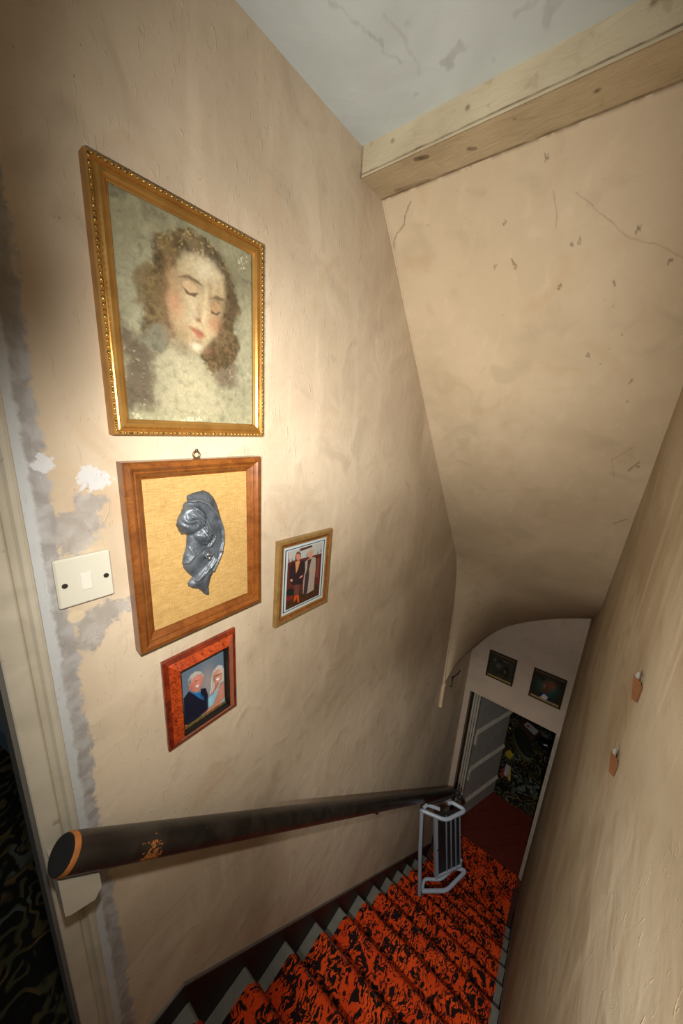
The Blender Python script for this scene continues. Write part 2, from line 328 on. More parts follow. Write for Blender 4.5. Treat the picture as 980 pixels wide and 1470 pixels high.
# ================================================================ MATERIALS
def plaster(name, base, dark, left=False, stain=False, streak=1.0):
    m = NT(name, 0.62, 0.25); p = m.pos()
    big = m.noise(p, 2.2, 5, 0.6); mid = m.noise(p, 9, 6, 0.8)
    st = m.noise(m.scaled(p, (14, 14, 1.6)), 1.6, 5, 0.3)
    c = m.mix(m.ramp(big, .32, .70), base, dark)
    c = m.mix(m.math('MULTIPLY', m.ramp(st, .52, .75), 0.30*streak), c, tuple(x*1.18 for x in base))
    c = m.mix(m.math('MULTIPLY', m.ramp(mid, .52, .72), 0.40), c, tuple(x*0.80 for x in dark))
    c = m.mix(m.math('MULTIPLY', m.ramp(m.noise(p, 4.5, 6, 1.4, .6), .54, .72), 0.30), c, (dark[0]*.95, dark[1]*.80, dark[2]*.62))
    sp = m.noise(p, 120, 2); c = m.mix(m.math('MULTIPLY', m.ramp(sp, .74, .79), .5), c, (.14, .09, .05))
    if left:
        sep = m.n('ShaderNodeSeparateXYZ'); m.l(p, sep.inputs[0]); y = sep.outputs[1]; z = m.math('SUBTRACT', sep.outputs[2], Z0)
        nz = m.math('SUBTRACT', m.noise(p, 11, 6, 1.2, .65), .5); nf = m.math('SUBTRACT', m.noise(p, 55, 4, 1.0, .6), .5)
        edge = m.math('ADD', m.math('ADD', y, m.math('MULTIPLY', nz, .055)), m.math('MULTIPLY', nf, .018))
        grey = m.math('SUBTRACT', 1.0, m.ramp(edge, .141, .150))
        def blob(cy, cz, ry, rz, wob=1.1, lo=.75, hi=1.0):
            a = m.math('DIVIDE', m.math('SUBTRACT', y, cy), ry); b = m.math('DIVIDE', m.math('SUBTRACT', z, cz), rz)
            d = m.math('SQRT', m.math('ADD', m.math('MULTIPLY', a, a), m.math('MULTIPLY', b, b)))
            d = m.math('ADD', m.math('ADD', d, m.math('MULTIPLY', nz, wob*2.2)), m.math('MULTIPLY', nf, wob))
            return m.math('SUBTRACT', 1.0, m.ramp(d, lo, hi))
        for q in ((.165, -.215, .045, .05), (.20, -.385, .055, .028), (.195, -.165, .03, .022), (.175, -.42, .03, .03)):
            grey = m.math('MAXIMUM', grey, m.math('MULTIPLY', blob(*q), .8))
        gv = m.mix(m.ramp(m.noise(p, 30, 6, .6), .35, .68), (.25, .24, .235), (.38, .375, .375))
        c = m.mix(m.math('MULTIPLY', grey, .88), c, gv)
        ed2 = m.math('ADD', m.math('ADD', y, m.math('MULTIPLY', nz, .022)), m.math('MULTIPLY', nf, .010))
        c = m.mix(m.math('MULTIPLY', m.math('SUBTRACT', 1.0, m.ramp(ed2, .117, .124)), .9), c, (.48, .50, .50))
        for q in ((.207, -.120, .024, .026), (.143, -.088, .016, .022)):
            c = m.mix(m.math('MULTIPLY', blob(*q, 1.3), .85), c, (.58, .59, .60))
        c = m.mix(m.math('MULTIPLY', blob(.153, -.372, .016, .014, .4), .8), c, (.62, .50, .34))
    if stain:
        at = m.n('ShaderNodeAttribute'); at.attribute_name = 'stain'
        c = m.mix(at.outputs['Fac'], c, (.10, .065, .035))
    m.col(c)
    h = m.math('ADD', m.math('MULTIPLY', m.noise(m.scaled(p, (1, 1, 1)), 9, 6, 1.0, .5), 1.2), m.math('MULTIPLY', m.ramp(m.noise(m.scaled(p, (30, 30, 9)), 2.2, 3, 2.0), .62, .72), .35))
    m.bump(h, .42 if left else .22, .006)
    return m.m
M = {}
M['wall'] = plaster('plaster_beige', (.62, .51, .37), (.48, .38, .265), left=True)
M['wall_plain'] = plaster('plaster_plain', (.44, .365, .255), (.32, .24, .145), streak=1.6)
M['wall_far'] = plaster('plaster_far', (.55, .44, .34), (.47, .37, .29), streak=.5)
M['soffit'] = plaster('plaster_soffit', (.60, .475, .32), (.51, .40, .26), stain=True, streak=.8)
m = NT('ceiling_paint', .6, .25); p = m.pos(); at = m.n('ShaderNodeAttribute'); at.attribute_name = 'stain'
c = m.mix(m.ramp(m.noise(p, 3, 5, .8), .35, .7), (.60, .655, .65), (.51, .555, .54))
m.col(m.mix(at.outputs['Fac'], c, (.25, .24, .20))); m.bump(m.noise(p, 14, 5, 1.0), .35, .004); M['ceiling'] = m.m
def beam_mat(name, a, b):
    m = NT(name, .6, .25); p = m.pos(); at = m.n('ShaderNodeAttribute'); at.attribute_name = 'stain'
    c = m.mix(m.ramp(m.noise(m.scaled(p, (1, 1.5, 1.5)), 5, 5, .5), .35, .7), a, b)
    c = m.mix(m.math('MULTIPLY', m.ramp(m.noise(p, 26, 5, .5), .62, .74), .35), c, (.30, .22, .12))
    m.col(m.mix(at.outputs['Fac'], c, (.12, .08, .045))); m.bump(m.noise(m.scaled(p, (1, 3, 3)), 18, 5, .8), .5, .005); return m.m
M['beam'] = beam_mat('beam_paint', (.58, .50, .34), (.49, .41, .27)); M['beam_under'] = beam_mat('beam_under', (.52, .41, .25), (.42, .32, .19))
def gloss(name, a, b, rough=.38, sc=12):
    m = NT(name, rough, .4); p = m.pos()
    c = m.mix(m.ramp(m.noise(p, sc, 5, .8), .35, .7), a, b)
    c = m.mix(m.math('MULTIPLY', m.ramp(m.noise(p, sc*4, 3), .68, .76), .45), c, (.16, .11, .06))
    m.col(c); m.bump(m.noise(p, sc*3, 4), .25, .003); return m.m
M['cream'] = gloss('cream_gloss', (.50, .45, .35), (.43, .385, .295))
M['cream_dull'] = gloss('cream_dull', (.42, .38, .31), (.35, .31, .25), .45)
M['cream_edge'] = plain('lining_edge', (.13, .12, .10), .5)
M['stub'] = plain('raw_batten', (.55, .42, .27), .7, var=.2)
M['black_paint'] = plain('black_string_paint', (.010, .008, .007), .45, .25, var=.5, vs=18, bump=.3)
M['grey_edge'] = plain('string_top_paint', (.13, .118, .10), .55, var=.3)
M['tread'] = plain('grey_step_paint', (.125, .123, .103), .55, var=.35, vs=22, bump=.25)
M['riser'] = plain('dark_step_paint', (.02, .018, .016), .55, var=.4)
# carpet
m = NT('red_carpet', .95, .1); uv = m.n('ShaderNodeUVMap').outputs[0]
wob = m.n('ShaderNodeVectorMath', operation='ADD'); n1 = m.n('ShaderNodeTexNoise'); n1.inputs['Scale'].default_value = 16; n1.inputs['Detail'].default_value = 2
m.l(uv, n1.inputs['Vector']); vs_ = m.n('ShaderNodeVectorMath', operation='SCALE'); m.l(n1.outputs['Color'], vs_.inputs[0]); vs_.inputs['Scale'].default_value = .05
m.l(uv, wob.inputs[0]); m.l(vs_.outputs[0], wob.inputs[1]); wv = wob.outputs[0]
a1 = m.ramp(m.noise(m.scaled(wv, (1.5, .9, 1)), 24, 3.0, 1.1, .66), .518, .534)
st = m.n('ShaderNodeTexWave'); st.inputs['Scale'].default_value = 22; st.inputs['Distortion'].default_value = 9; st.inputs['Detail'].default_value = 2; st.inputs['Detail Scale'].default_value = 2.5; m.l(m.scaled(wv, (1, .5, 1)), st.inputs['Vector'])
a2 = m.math('MULTIPLY', m.ramp(st.outputs['Fac'], .74, .82), m.ramp(m.noise(uv, 12, 2), .47, .53))
a = m.math('MAXIMUM', a1, a2)
pile = m.noise(uv, 420, 2)
red = m.mix(m.ramp(m.noise(uv, 6, 3), .3, .7), (.60, .050, .008), (.80, .090, .012))
red = m.mix(m.math('MULTIPLY', m.ramp(pile, .3, .8), .5), red, (.38, .025, .01))
wa = m.n('ShaderNodeAttribute'); wa.attribute_name = 'wear'; a = m.math('MAXIMUM', a, m.math('MULTIPLY', wa.outputs['Fac'], .75))  # nosing bands: step-edge shade and worn pile, both put into the colour
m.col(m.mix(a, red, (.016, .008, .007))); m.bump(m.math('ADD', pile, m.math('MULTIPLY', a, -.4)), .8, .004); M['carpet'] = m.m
# swirling floral carpet
def scroll(name, k, g):
    m = NT(name, .95, .1); p0 = m.pos(); nz = m.n('ShaderNodeTexNoise'); nz.inputs['Scale'].default_value = 5*k; nz.inputs['Detail'].default_value = 2; m.l(p0, nz.inputs['Vector'])
    sc = m.n('ShaderNodeVectorMath', operation='SCALE'); m.l(nz.outputs['Color'], sc.inputs[0]); sc.inputs['Scale'].default_value = .40/k
    ad = m.n('ShaderNodeVectorMath', operation='ADD'); m.l(p0, ad.inputs[0]); m.l(sc.outputs[0], ad.inputs[1]); p = ad.outputs[0]
    vo = m.n('ShaderNodeTexVoronoi'); vo.inputs['Scale'].default_value = 4.2*k; vo.inputs['Randomness'].default_value = .8; m.l(p, vo.inputs['Vector'])
    d = vo.outputs['Distance']; r = m.math('SINE', m.math('MULTIPLY', d, 26.0)); n = m.noise(p, 6*k, 3, 1.0)
    c = m.mix(m.ramp(r, .1, .95), (.010*g, .009*g, .006*g), (.060*g, .052*g, .022*g))
    c = m.mix(m.math('MULTIPLY', m.ramp(n, .54, .60), m.ramp(r, .0, .5)), c, (.115*g, .062*g, .024*g))
    c = m.mix(m.math('MULTIPLY', m.ramp(m.noise(p, 3.1*k, 2, .5), .54, .60), m.ramp(r, -.2, .3)), c, (.085*g, .09*g, .07*g))
    c = m.mix(m.ramp(m.noise(p, 2.3*k, 3, 1), .58, .64), c, (.008, .007, .006)); m.col(c); m.bump(m.noise(p0, 200, 2), .6, .003); return m.m
M['floral_up'] = scroll('floral_carpet_upper', 1.3, .9); M['floral_low'] = scroll('floral_carpet_lower', 1.2, 1.4)
m = NT('red_tile', .35, .4); ob = m.pos(); m.col(m.mix(m.noise(ob, 16, 5), (.085, .014, .009), (.125, .023, .014))); m.bump(m.noise(ob, 60, 3), .2, .002); M['tile'] = m.m
M['grout'] = plain('tile_grout', (.04, .015, .012), .8)
# handrail
m = NT('black_rail_paint', .33, .5); ob = m.pos(); sepp = m.n('ShaderNodeSeparateXYZ'); m.l(ob, sepp.inputs[0])
c = m.mix(m.ramp(m.noise(ob, 14, 6, .8), .35, .75), (.010, .008, .007), (.030, .024, .019))
vd = m.n('ShaderNodeVectorMath', operation='DISTANCE'); m.l(ob, vd.inputs[0]); vd.inputs[1].default_value = V(-.845, .262, -1.275)
spt = m.math('SUBTRACT', m.noise(m.scaled(ob, (1, 1, 1)), 90, 5, .5, .7), m.math('MULTIPLY', vd.outputs['Value'], 5.0))
c = m.mix(m.ramp(spt, .40, .44), c, (.40, .14, .03)); c = m.mix(m.ramp(m.noise(m.scaled(ob, (3, 1, 1)), 20, 6, .8, .7), .69, .74), c, (.22, .085, .03))
c = m.mix(m.math('MULTIPLY', m.ramp(m.noise(ob, 190, 2), .76, .79), .8), c, (.5, .48, .42)); m.col(c); m.bump(m.noise(ob, 45, 4), .3, .002); M['rail'] = m.m
M['rail_wear'] = plain('worn_rail_wood', (.36, .125, .03), .5, var=.5, vs=60); M['rail_end'] = plain('rail_end', (.012, .010, .008), .6, var=.5)
# frames
def metalish(name, a, b, rough, metal, sc=(1, 1, 1), ns=40, bp=.2, spec=.5):
    m = NT(name, rough, spec, metal); o = m.obj(); f = m.noise(m.scaled(o, sc), ns, 5, .4); m.col(m.mix(m.ramp(f, .3, .7), a, b)); m.bump(m.noise(o, ns*3, 4), bp, .001); return m.m
M['gold'] = metalish('gilt', (.46, .235, .055), (.58, .31, .08), .30, .75, ns=25)
M['gold_side'] = metalish('gilt_side', (.34, .165, .035), (.44, .22, .05), .45, .5, ns=25)
M['gold_orn'] = metalish('gilt_ornament', (.62, .42, .13), (.14, .075, .02), .32, .8, ns=160)
M['gold_dark'] = metalish('dark_gilt', (.16, .10, .03), (.42, .28, .09), .4, .6, ns=200)
def wood(name, a, b, rough=.3, sc=(1, 1, 1), ns=14, dark=(.08, .02, .005), dk=.0, coat=.3):
    m = NT(name, rough, .5); o = m.obj(); f = m.noise(m.scaled(o, sc), ns, 6, .9, .6); c = m.mix(m.ramp(f, .3, .72), a, b)
    if dk: c = m.mix(m.math('MULTIPLY', m.ramp(m.noise(o, ns*3.0, 5, 2.4, .6), .50, .66), dk), c, dark)
    m.col(c); m.b.inputs['Coat Weight'].default_value = coat; m.b.inputs['Coat Roughness'].default_value = .2; return m.m
M['wood'] = wood('brown_frame_wood', (.24, .078, .014), (.13, .036, .006), ns=16, dark=(.10, .025, .005), dk=.5)
M['burl'] = wood('burl_veneer', (.50, .075, .014), (.30, .032, .006), ns=34, dark=(.05, .006, .002), dk=.9, coat=.6)
M['burl_edge'] = wood('burl_frame_edge', (.24, .030, .008), (.10, .012, .004), ns=30, dark=(.02, .004, .002), dk=.6)
M['gilt_wood'] = wood('gilt_brown_wood', (.28, .165, .05), (.20, .115, .035), ns=30, dark=(.10, .05, .015), dk=.3)
M['gilt_red'] = wood('red_brown_inlay', (.26, .09, .025), (.14, .04, .012), ns=60, dark=(.06, .012, .004), dk=.7)
M['black'] = plain('black_slip', (.010, .009, .008), .45); M['dark_frame'] = plain('dark_thin_frame', (.030, .020, .012), .4)
M['far_gold'] = metalish('far_gilt', (.62, .40, .14), (.50, .30, .09), .35, .5)
m = NT('gold_cloth', .5, .4, .15); o = m.obj()
t1 = m.noise(m.scaled(o, (1, 1.2, 14)), 46, 3, .3); t2 = m.noise(m.scaled(o, (1, 14, 1.2)), 46, 3, .3)
c = m.mix(m.ramp(t1, .35, .7), (.62, .40, .15), (.47, .29, .095)); c = m.mix(m.math('MULTIPLY', m.ramp(t2, .5, .75), .55), c, (.40, .225, .06))
c = m.mix(m.math('MULTIPLY', m.ramp(m.noise(o, 22, 5), .52, .8), .45), c, (.36, .20, .06))
m.col(c); m.bump(m.math('ADD', t1, t2), .5, .0012); M['cloth'] = m.m
m = NT('pewter', .46, .5, .35); o = m.obj(); geo = m.n('ShaderNodeNewGeometry')
c = m.mix(m.ramp(m.noise(o, 40, 6), .3, .7), (.060, .072, .086), (.125, .145, .168)); pt = m.ramp(geo.outputs['Pointiness'], .50, .60)
m.col(m.mix(m.math('MULTIPLY', pt, .6), c, (.22, .24, .26))); m.bump(m.noise(o, 140, 4), .25, .0008); M['pewter'] = m.m
M['pewter_bright'] = metalish('rubbed_pewter', (.34, .32, .29), (.16, .16, .165), .28, .7, ns=120)
def paint_mat(name, rough=.5, bump=0.0, coat=0.0):
    m = NT(name, rough, .35); at = m.n('ShaderNodeVertexColor'); at.layer_name = 'paint'; m.l(at.outputs[0], m.b.inputs['Base Color'])
    if bump: m.bump(m.noise(m.obj(), 150, 6, .8), bump, .001)
    m.b.inputs['Coat Weight'].default_value = coat; m.b.inputs['Coat Roughness'].default_value = .12
    return m.m
M['oil'] = paint_mat('painted_print', .55, .35); M['photo'] = paint_mat('glossy_photograph', .4, 0, .15)
M['switch'] = plain('switch_plastic', (.57, .545, .45), .35, .5, var=.03); M['rocker'] = plain('rocker_plastic', (.64, .615, .53), .3, .5, var=.02)
M['screw'] = plain('tarnished_screw', (.05, .045, .035), .4, .5, .6); M['brass'] = metalish('brass', (.30, .20, .09), (.14, .09, .05), .35, .8)
M['white_tube'] = plain('white_tube_enamel', (.30, .34, .40), .3, .5, var=.08); M['black_panel'] = plain('black_panel', (.012, .012, .013), .45, .4, var=.3)
M['rubber'] = plain('black_rubber', (.01, .01, .01), .6); M['moth_wing'] = plain('moth_wing', (.14, .055, .018), .8, var=.35, vs=500); M['moth_body'] = plain('moth_body', (.16, .14, .12), .9, var=.3)
M['door'] = gloss('door_paint', (.34, .31, .28), (.28, .255, .23), .4); M['ledge'] = gloss('door_bead_paint', (.44, .40, .33), (.38, .34, .28), .4)
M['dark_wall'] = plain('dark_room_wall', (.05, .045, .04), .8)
M['blue'] = plain('blue_grey_card', (.10, .17, .20), .7); M['brown_box'] = plain('brown_case', (.06, .028, .016), .6); M['label_white'] = plain('white_card', (.42, .42, .44), .6)
M['green_rim'] = plain('olive_trim', (.08, .08, .03), .7); M['dark_green'] = plain('dark_velvet', (.012, .016, .010), .9); M['bag'] = plain('black_polythene', (.006, .006, .007), .18, .6, bump=.6)
M['red_card'] = plain('red_card', (.35, .03, .025), .5); M['yellow_card'] = plain('yellow_card', (.50, .34, .03), .5); M['floor_board'] = plain('landing_base', (.03, .025, .02), .9)

# ================================================================ STRUCTURE
XL, XR, YF = -1.0, .168, 4.45
ZU, ZF, ZC = -2.501, -6.071, 1.045           # landing level, lower floor, ceiling
DR, DG = .2975, .2935                        # rise and going of a step
def nose(k): return .389 + DG*k
def tz(k): return ZU - DR*k
# left wall with the doorway
DY0, DY1, DZ = -1.02, .066, .42
b = MB(); b.box((XL-.15, DY1, ZF-.1), (XL, YF+.16, ZC+.05)); b.box((XL-.15, DY0, DZ), (XL, DY1, ZC+.05)); b.box((XL-.15, -2.6, ZF-.1), (XL, DY0, ZC+.05)); b.box((XL-.15, DY0, ZF-.1), (XL, DY1, ZU-.02))
b.build('wall_left', M['wall'], kind='structure')
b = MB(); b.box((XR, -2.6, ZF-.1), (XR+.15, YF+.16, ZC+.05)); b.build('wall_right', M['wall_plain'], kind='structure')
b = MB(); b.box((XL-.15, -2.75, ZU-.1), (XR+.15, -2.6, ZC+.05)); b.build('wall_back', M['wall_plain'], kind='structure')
# far wall with its low doorway
OX0, OX1, OZ = -.925, .135, -3.545
b = MB(); b.box((XL, YF, ZF-.1), (OX0, YF+.14, -1.4)); b.box((OX1, YF, ZF-.1), (XR, YF+.14, -1.4)); b.box((OX0, YF, OZ), (OX1, YF+.14, -1.4))
b.build('wall_far', M['wall_far'], kind='structure')
# ceiling, scuffed
def seg_stain(A, B, lines, blobs):
    s = np.zeros(A.shape)
    for (pts, wd, st) in lines:
        for (a0, b0), (a1, b1) in zip(pts[:-1], pts[1:]):
            L = (a1-a0)**2+(b1-b0)**2+1e-12; t = np.clip(((A-a0)*(a1-a0)+(B-b0)*(b1-b0))/L, 0, 1)
            d = np.hypot(A-a0-t*(a1-a0), B-b0-t*(b1-b0)); s = np.maximum(s, st*smooth(1-(d-wd)/(wd*.8+.001)))
    for (a, b_, r, st) in blobs:
        d = np.hypot(A-a, B-b_); s = np.maximum(s, st*smooth(1.4-d/r))
    return s
Xg, Yg = np.meshgrid(np.linspace(XL*S, XR*S, 300), np.linspace(-2.6*S, 1.31*S, 900))
n1 = fnoise(*Xg.shape, 30, 3); n2 = fnoise(*Xg.shape, 36, 3)
st = seg_stain(Xg+(n1-.5)*.03, Yg+(n2-.5)*.03, [([(-.60, .58), (-.56, .66), (-.535, .74), (-.52, .80)], .0015, .5), ([(-.50, .70), (-.49, .76), (-.50, .84)], .002, .35), ([(-.44, .86), (-.41, .83)], .006, .6),
     ([(-.45, .845), (-.43, .86)], .004, .6), ([(-.26, .885), (-.235, .85)], .008, .45), ([(-.30, .84), (-.24, .83)], .004, .4)],
     [(-.401, .836, .010, .6), (-.52, .88, .006, .5), (-.47, .74, .008, .3), (-.30, .95, .006, .4), (-.62, .93, .004, .5), (-.36, .9, .004, .4), (-.1, .86, .012, .4)])*(.1+.8*n2)
st = np.clip(st, 0, .8); grid_mesh('ceiling', Xg, Yg, np.full(Xg.shape, (ZC)*S+Z0), M['ceiling'], attr={'stain': st}, kind='structure', flip=True)
b = MB(); b.box((XL-.15, -2.75, ZC+.05), (XR+.15, 1.6, ZC+.12)); b.build('roof_slab', M['dark_wall'], kind='structure')
# beam: face and underside carry scuffs
def strip(P0, P1, Q0, Q1, n, k, lines, blobs, mat, name, parent, flip=False):
    t, r = np.meshgrid(np.linspace(0, 1, n), np.linspace(0, 1, k))
    def f(i): return ((P0[i]*(1-t)+P1[i]*t)*(1-r)+(Q0[i]*(1-t)+Q1[i]*t)*r)
    X, Y, Z = f(0), f(1), f(2); L = (P1[0]-P0[0])*S; Hh = math.dist(P0, Q0)*S
    nn = fnoise(k, n, 24, 3)
    s = seg_stain(t*L+(nn-.5)*.004, r*Hh+(nn-.5)*.003, lines, blobs)*(.25+1.1*nn)
    return grid_mesh(name, X*S, Y*S, Z*S+Z0, mat, parent, attr={'stain': np.clip(s, 0, 1)}, flip=flip)
BY0, BY1, BZ = 1.30, 1.462, .942
beam = thing('trim_1', None, None, V(XL, BY0, BZ)); beam['kind'] = 'structure'
strip((XL, BY0, ZC+.01), (XR, BY0, ZC+.01), (XL, BY0, BZ), (XR, BY0, BZ), 500, 60, [([(0, .074), (.84, .073)], .0012, .8), ([(.0, .0), (.0, .08)], .003, .9)], [(.10, .03, .006, .7), (.3, .04, .006, .6), (.62, .02, .006, .6)], M['beam'], 'beam_face', beam, True)
strip((XL, BY0, BZ), (XR, BY0, BZ), (XL, BY1, BZ), (XR, BY1, BZ), 420, 50, [([(0, .113), (.84, .113)], .0025, .75), ([(0, .0), (.84, .0)], .0015, .7), ([(.165, .02), (.19, .026)], .005, 1.0), ([(.29, .06), (.30, .066)], .004, .8), ([(.06, .10), (.16, .112)], .005, .5)], [(.55, .05, .006, .9), (.40, .03, .004, .6)], M['beam_under'], 'beam_underside', beam, True)
b = MB(); b.box((XL, BY0+.003, BZ+.003), (XR, BY1+.15, ZC+.05)); b.build('beam_core', M['beam_under'], beam)
# small timber bead planted at the top of the beam junction is omitted; sloping soffit with its cove and half arch
arcf = [(-.91, -2.71), (-.83, -2.61), (-.72, -2.48), (-.58, -2.34), (-.40, -2.21), (-.13, -2.065), (.05, -1.985), (.175, -1.925)]
bot = [(-1.0, 3.38, -2.812), (-.956, 3.42, -2.654), (-.927, 3.52, -2.551), (-.895, 3.68, -2.495), (-.857, 3.88, -2.48), (-.778, 4.15, -2.436), (-.669, 4.33, -2.375), (-.503, 4.42, -2.274), (-.264, YF, -2.136), (-.037, YF, -2.02), (.172, YF, -1.93)]
def cr(P, t):
    n = len(P)-1; i = min(int(t*n), n-1); f = t*n-i
    p0 = P[max(i-1, 0)]; p1 = P[i]; p2 = P[i+1]; p3 = P[min(i+2, n)]
    return [.5*((2*b_)+(-a+c_)*f+(2*a-5*b_+4*c_-d)*f*f+(-a+3*b_-3*c_+d)*f**3) for a, b_, c_, d in zip(p0, p1, p2, p3)]
NU, NA, NB = 420, 560, 130
X = np.zeros((NA+NB, NU)); Y = X.copy(); Z = X.copy()
for j in range(NU):
    t = j/(NU-1); B = cr(bot, t)
    xt = XL+(XR+.004-XL)*t; ky = 3.15; kz = 2.749-1.236*ky
    cy = 3.40+.10*math.sin(math.pi*t); cz = 2.749-1.236*cy
    w_ = t*t*(3-2*t); kx = xt
    for i in range(NA):
        r = i/(NA); y = BY1+(ky-BY1)*r
        X[i, j] = xt+(kx-xt)*r; Y[i, j] = y; Z[i, j] = 2.749-1.236*y
    for i in range(NB):
        r = i/(NB-1); a, b_, c_ = (1-r)**2, 2*r*(1-r), r*r
        X[NA+i, j] = kx*a+(kx*.6+B[0]*.4)*b_+B[0]*c_; Y[NA+i, j] = ky*a+cy*b_+B[1]*c_; Z[NA+i, j] = kz*a+cz*b_+B[2]*c_
Xm, Ym, Zm = X*S, Y*S, Z*S+Z0
nn = fnoise(*X.shape, 40, 3); mm = fnoise(*X.shape, 50, 3)
D_ = (Ym-BY1*S)*1.59           # distance down the slope
def q(y): return (y-BY1*S)*1.59
def squig(x, y, r=.006): 
    random.seed(int(abs(x*7919+y*3301)*1000)); pts = [(x+random.uniform(-r, r), q(y)+random.uniform(-r, r)*1.6) for _ in range(6)]; return (pts, .0007, .6)
lines = [([(-.625, q(1.069)), (-.653, q(1.088)), (-.66, q(1.10)), (-.693, q(1.11)), (-.706, q(1.124)), (-.718, q(1.137)), (-.719, q(1.16))], .0007, .8),
    ([(-.20, q(1.13)), (-.15, q(1.16)), (-.08, q(1.205)), (.0, q(1.23)), (.08, q(1.27))], .0006, .28), ([(-.25, q(1.12)), (-.237, q(1.149)), (-.24, q(1.17))], .0006, .28),
    ([(.05, q(1.62)), (-.0, q(1.66)), (.02, q(1.72))], .0009, .25), ([(.08, q(1.66)), (.055, q(1.69))], .002, .5), ([(.10, q(1.86)), (.06, q(1.89))], .0015, .5),
    ([(-.70, q(2.33)), (-.66, q(2.35)), (-.6, q(2.36))], .0009, .35)]
lines += [squig(*p) for p in ((-.391, 1.208), (-.336, 1.213), (-.344, 1.206), (-.363, 1.143), (-.199, 1.199), (-.181, 1.195), (-.219, 1.261), (-.092, 1.269), (.014, 1.253), (-.268, 1.075), (-.06, 1.20), (-.123, 1.396), (-.002, 1.455))]
stn = seg_stain(Xm+(nn-.5)*.006, D_+(mm-.5)*.006, lines, [(-.083, q(1.308), .002, .7), (-.088, q(1.415), .003, .6), (.081, q(1.674), .006, .6), (.0, q(1.5), .003, .7), (-.05, q(1.36), .003, .5)])
stn = np.maximum(stn*(.6+.7*mm), .5*smooth(1-np.abs(D_-.0)/.006)*smooth((nn-.35)*6))
grid_mesh('ceiling_slope', Xm, Ym, Zm, M['soffit'], attr={'stain': np.clip(stn, 0, 1)}, kind='structure', flip=False)
# plaster seam roll where slope meets picture wall, and the bare batten end under it
b = MB()
pts = [(-.996, BY1+i*(3.2-BY1)/14, 2.749-1.236*(BY1+i*(3.2-BY1)/14)) for i in range(15)] + [tuple(V_) for V_ in [( -.996, 3.30, -1.42), (-.996, 3.345, -1.7), (-.996, 3.36, -2.1), (-.996, 3.37, -2.5), (-.99, 3.38, -2.80)]]
b.tube(pts, .008, 8, radii=[.005]*15+[.006, .007, .008, .010, .016]); b.build('trim_2', M['soffit'], kind='structure')
b = MB(); b.box((-1.0, 3.345, -3.07), (-.965, 3.405, -2.78), bev=.004); b.build('trim_3', M['stub'], kind='structure')
# floors
b = MB(); b.box((XL-.0, -2.6, ZU-.10), (XR, nose(0)-.02, ZU-.012)); lf = b.build('floor', M['floor_board'], kind='structure')
b = MB(); b.box((XL, nose(11)-.2, ZF-.1), (XR, 4.60, ZF-.012)); b.build('floor', M['grout'], kind='structure')
# ---- staircase
st_ = thing('staircase', None, None, V(XL, nose(0), ZU)); st_['kind'] = 'structure'
tm = None
for k in range(0, 12):
    y0 = nose(k-1) if k else nose(0)-.25
    b = MB(); b.box((XL+.0, y0-.03, tz(k)-.04), (XR, nose(k)+.012, tz(k)), bev=.010)
    o = b.build('tread', M['tread'], st_)
    b = MB(); b.box((XL, nose(k)-.03, tz(k+1)-.02), (XR, nose(k)-.012, tz(k)-.03)); b.build('riser', M['riser'], st_)
# strings (sloping skirting boards) each side
def string(name, xa, xb, topc):
    b = MB(); sl = -(DR/DG)
    yb = nose(11)+.42
    t0 = .386; zt = topc
    poly = [(.15, ZU-.1), (.15, zt), (t0, zt), (yb, zt+sl*(yb-t0)), (yb, ZF), (nose(11)-.2, ZF-.01), (t0, ZU-.55)]
    b.prism(poly, 0, xa, xb, 0); o = b.build(name, M['black_paint'], kind='structure', fixn=True)
    c = MB(); e = .012
    for (ya, za), (yb_, zb) in zip(poly[1:3], poly[2:4]):
        pr = [(ya, za+.001), (yb_, zb+.001), (yb_, zb+e), (ya, za+e)]
        c.prism(pr, 0, xa, xb+(0.001 if xb > xa else -.001), 0)
    c.build('top_bead', M['grey_edge'], o, fixn=True); return o
string('baseboard_left', XL, XL+.010, -2.372)
string('baseboard_right', XR, XR-.010, -2.45)
b = MB(); b.box((XL, nose(11)+.42, ZF), (XL+.02, YF, ZF+.14)); b.build('baseboard_low', M['black_paint'], kind='structure')
# ---- stair runner
xs = np.linspace(-.928, .112, 60)
prof = [(-2.4, ZU)]
for k in range(0, 12):
    z = tz(k); y1 = nose(k)+.012
    prof += [(y1-.20, z), (y1-.10, z), (y1-.045, z+.001), (y1-.026, z-.003), (y1-.011, z-.010), (y1-.001, z-.022), (y1+.004, z-.036), (y1+.001, z-.052), (y1-.010, z-.075), (y1-.018, z-.16), (y1-.02, tz(k+1)+.02), (y1-.012, tz(k+1)+.003)]
prof += [(nose(11)+.2, ZF), (4.2, ZF), (4.445, ZF)]
pp = []
for (ya, za), (yb, zb) in zip(prof[:-1], prof[1:]):
    n = max(1, int(math.hypot(yb-ya, zb-za)/.05))
    for i in range(n): pp.append((ya+(yb-ya)*i/n, za+(zb-za)*i/n))
pp.append(prof[-1]); pp = np.array(pp); al_ = np.concatenate([[0], np.cumsum(np.hypot(*np.diff(pp, axis=0).T))])
dn = np.gradient(pp, axis=0); nrm = np.stack([-dn[:, 1], dn[:, 0]], -1); nrm /= np.linalg.norm(nrm, axis=1)[:, None]; nrm *= np.sign(nrm[:, 1:2]+nrm[:, 0:1]*.5+1e-9)
th = .010+.003*(fnoise(len(pp), 60, 12, 2)-.5)
edge_in = np.minimum(np.arange(60), 59-np.arange(60)); th = th*np.clip(edge_in/1.0, .15, 1)[None]
Xc = np.repeat(xs[None], len(pp), 0)+((fnoise(len(pp), 60, 3, 2)-.5)*.008); Yc = pp[:, 0:1]+nrm[:, 0:1]*th; Zc = pp[:, 1:2]+nrm[:, 1:2]*th
edge = np.zeros(len(pp))
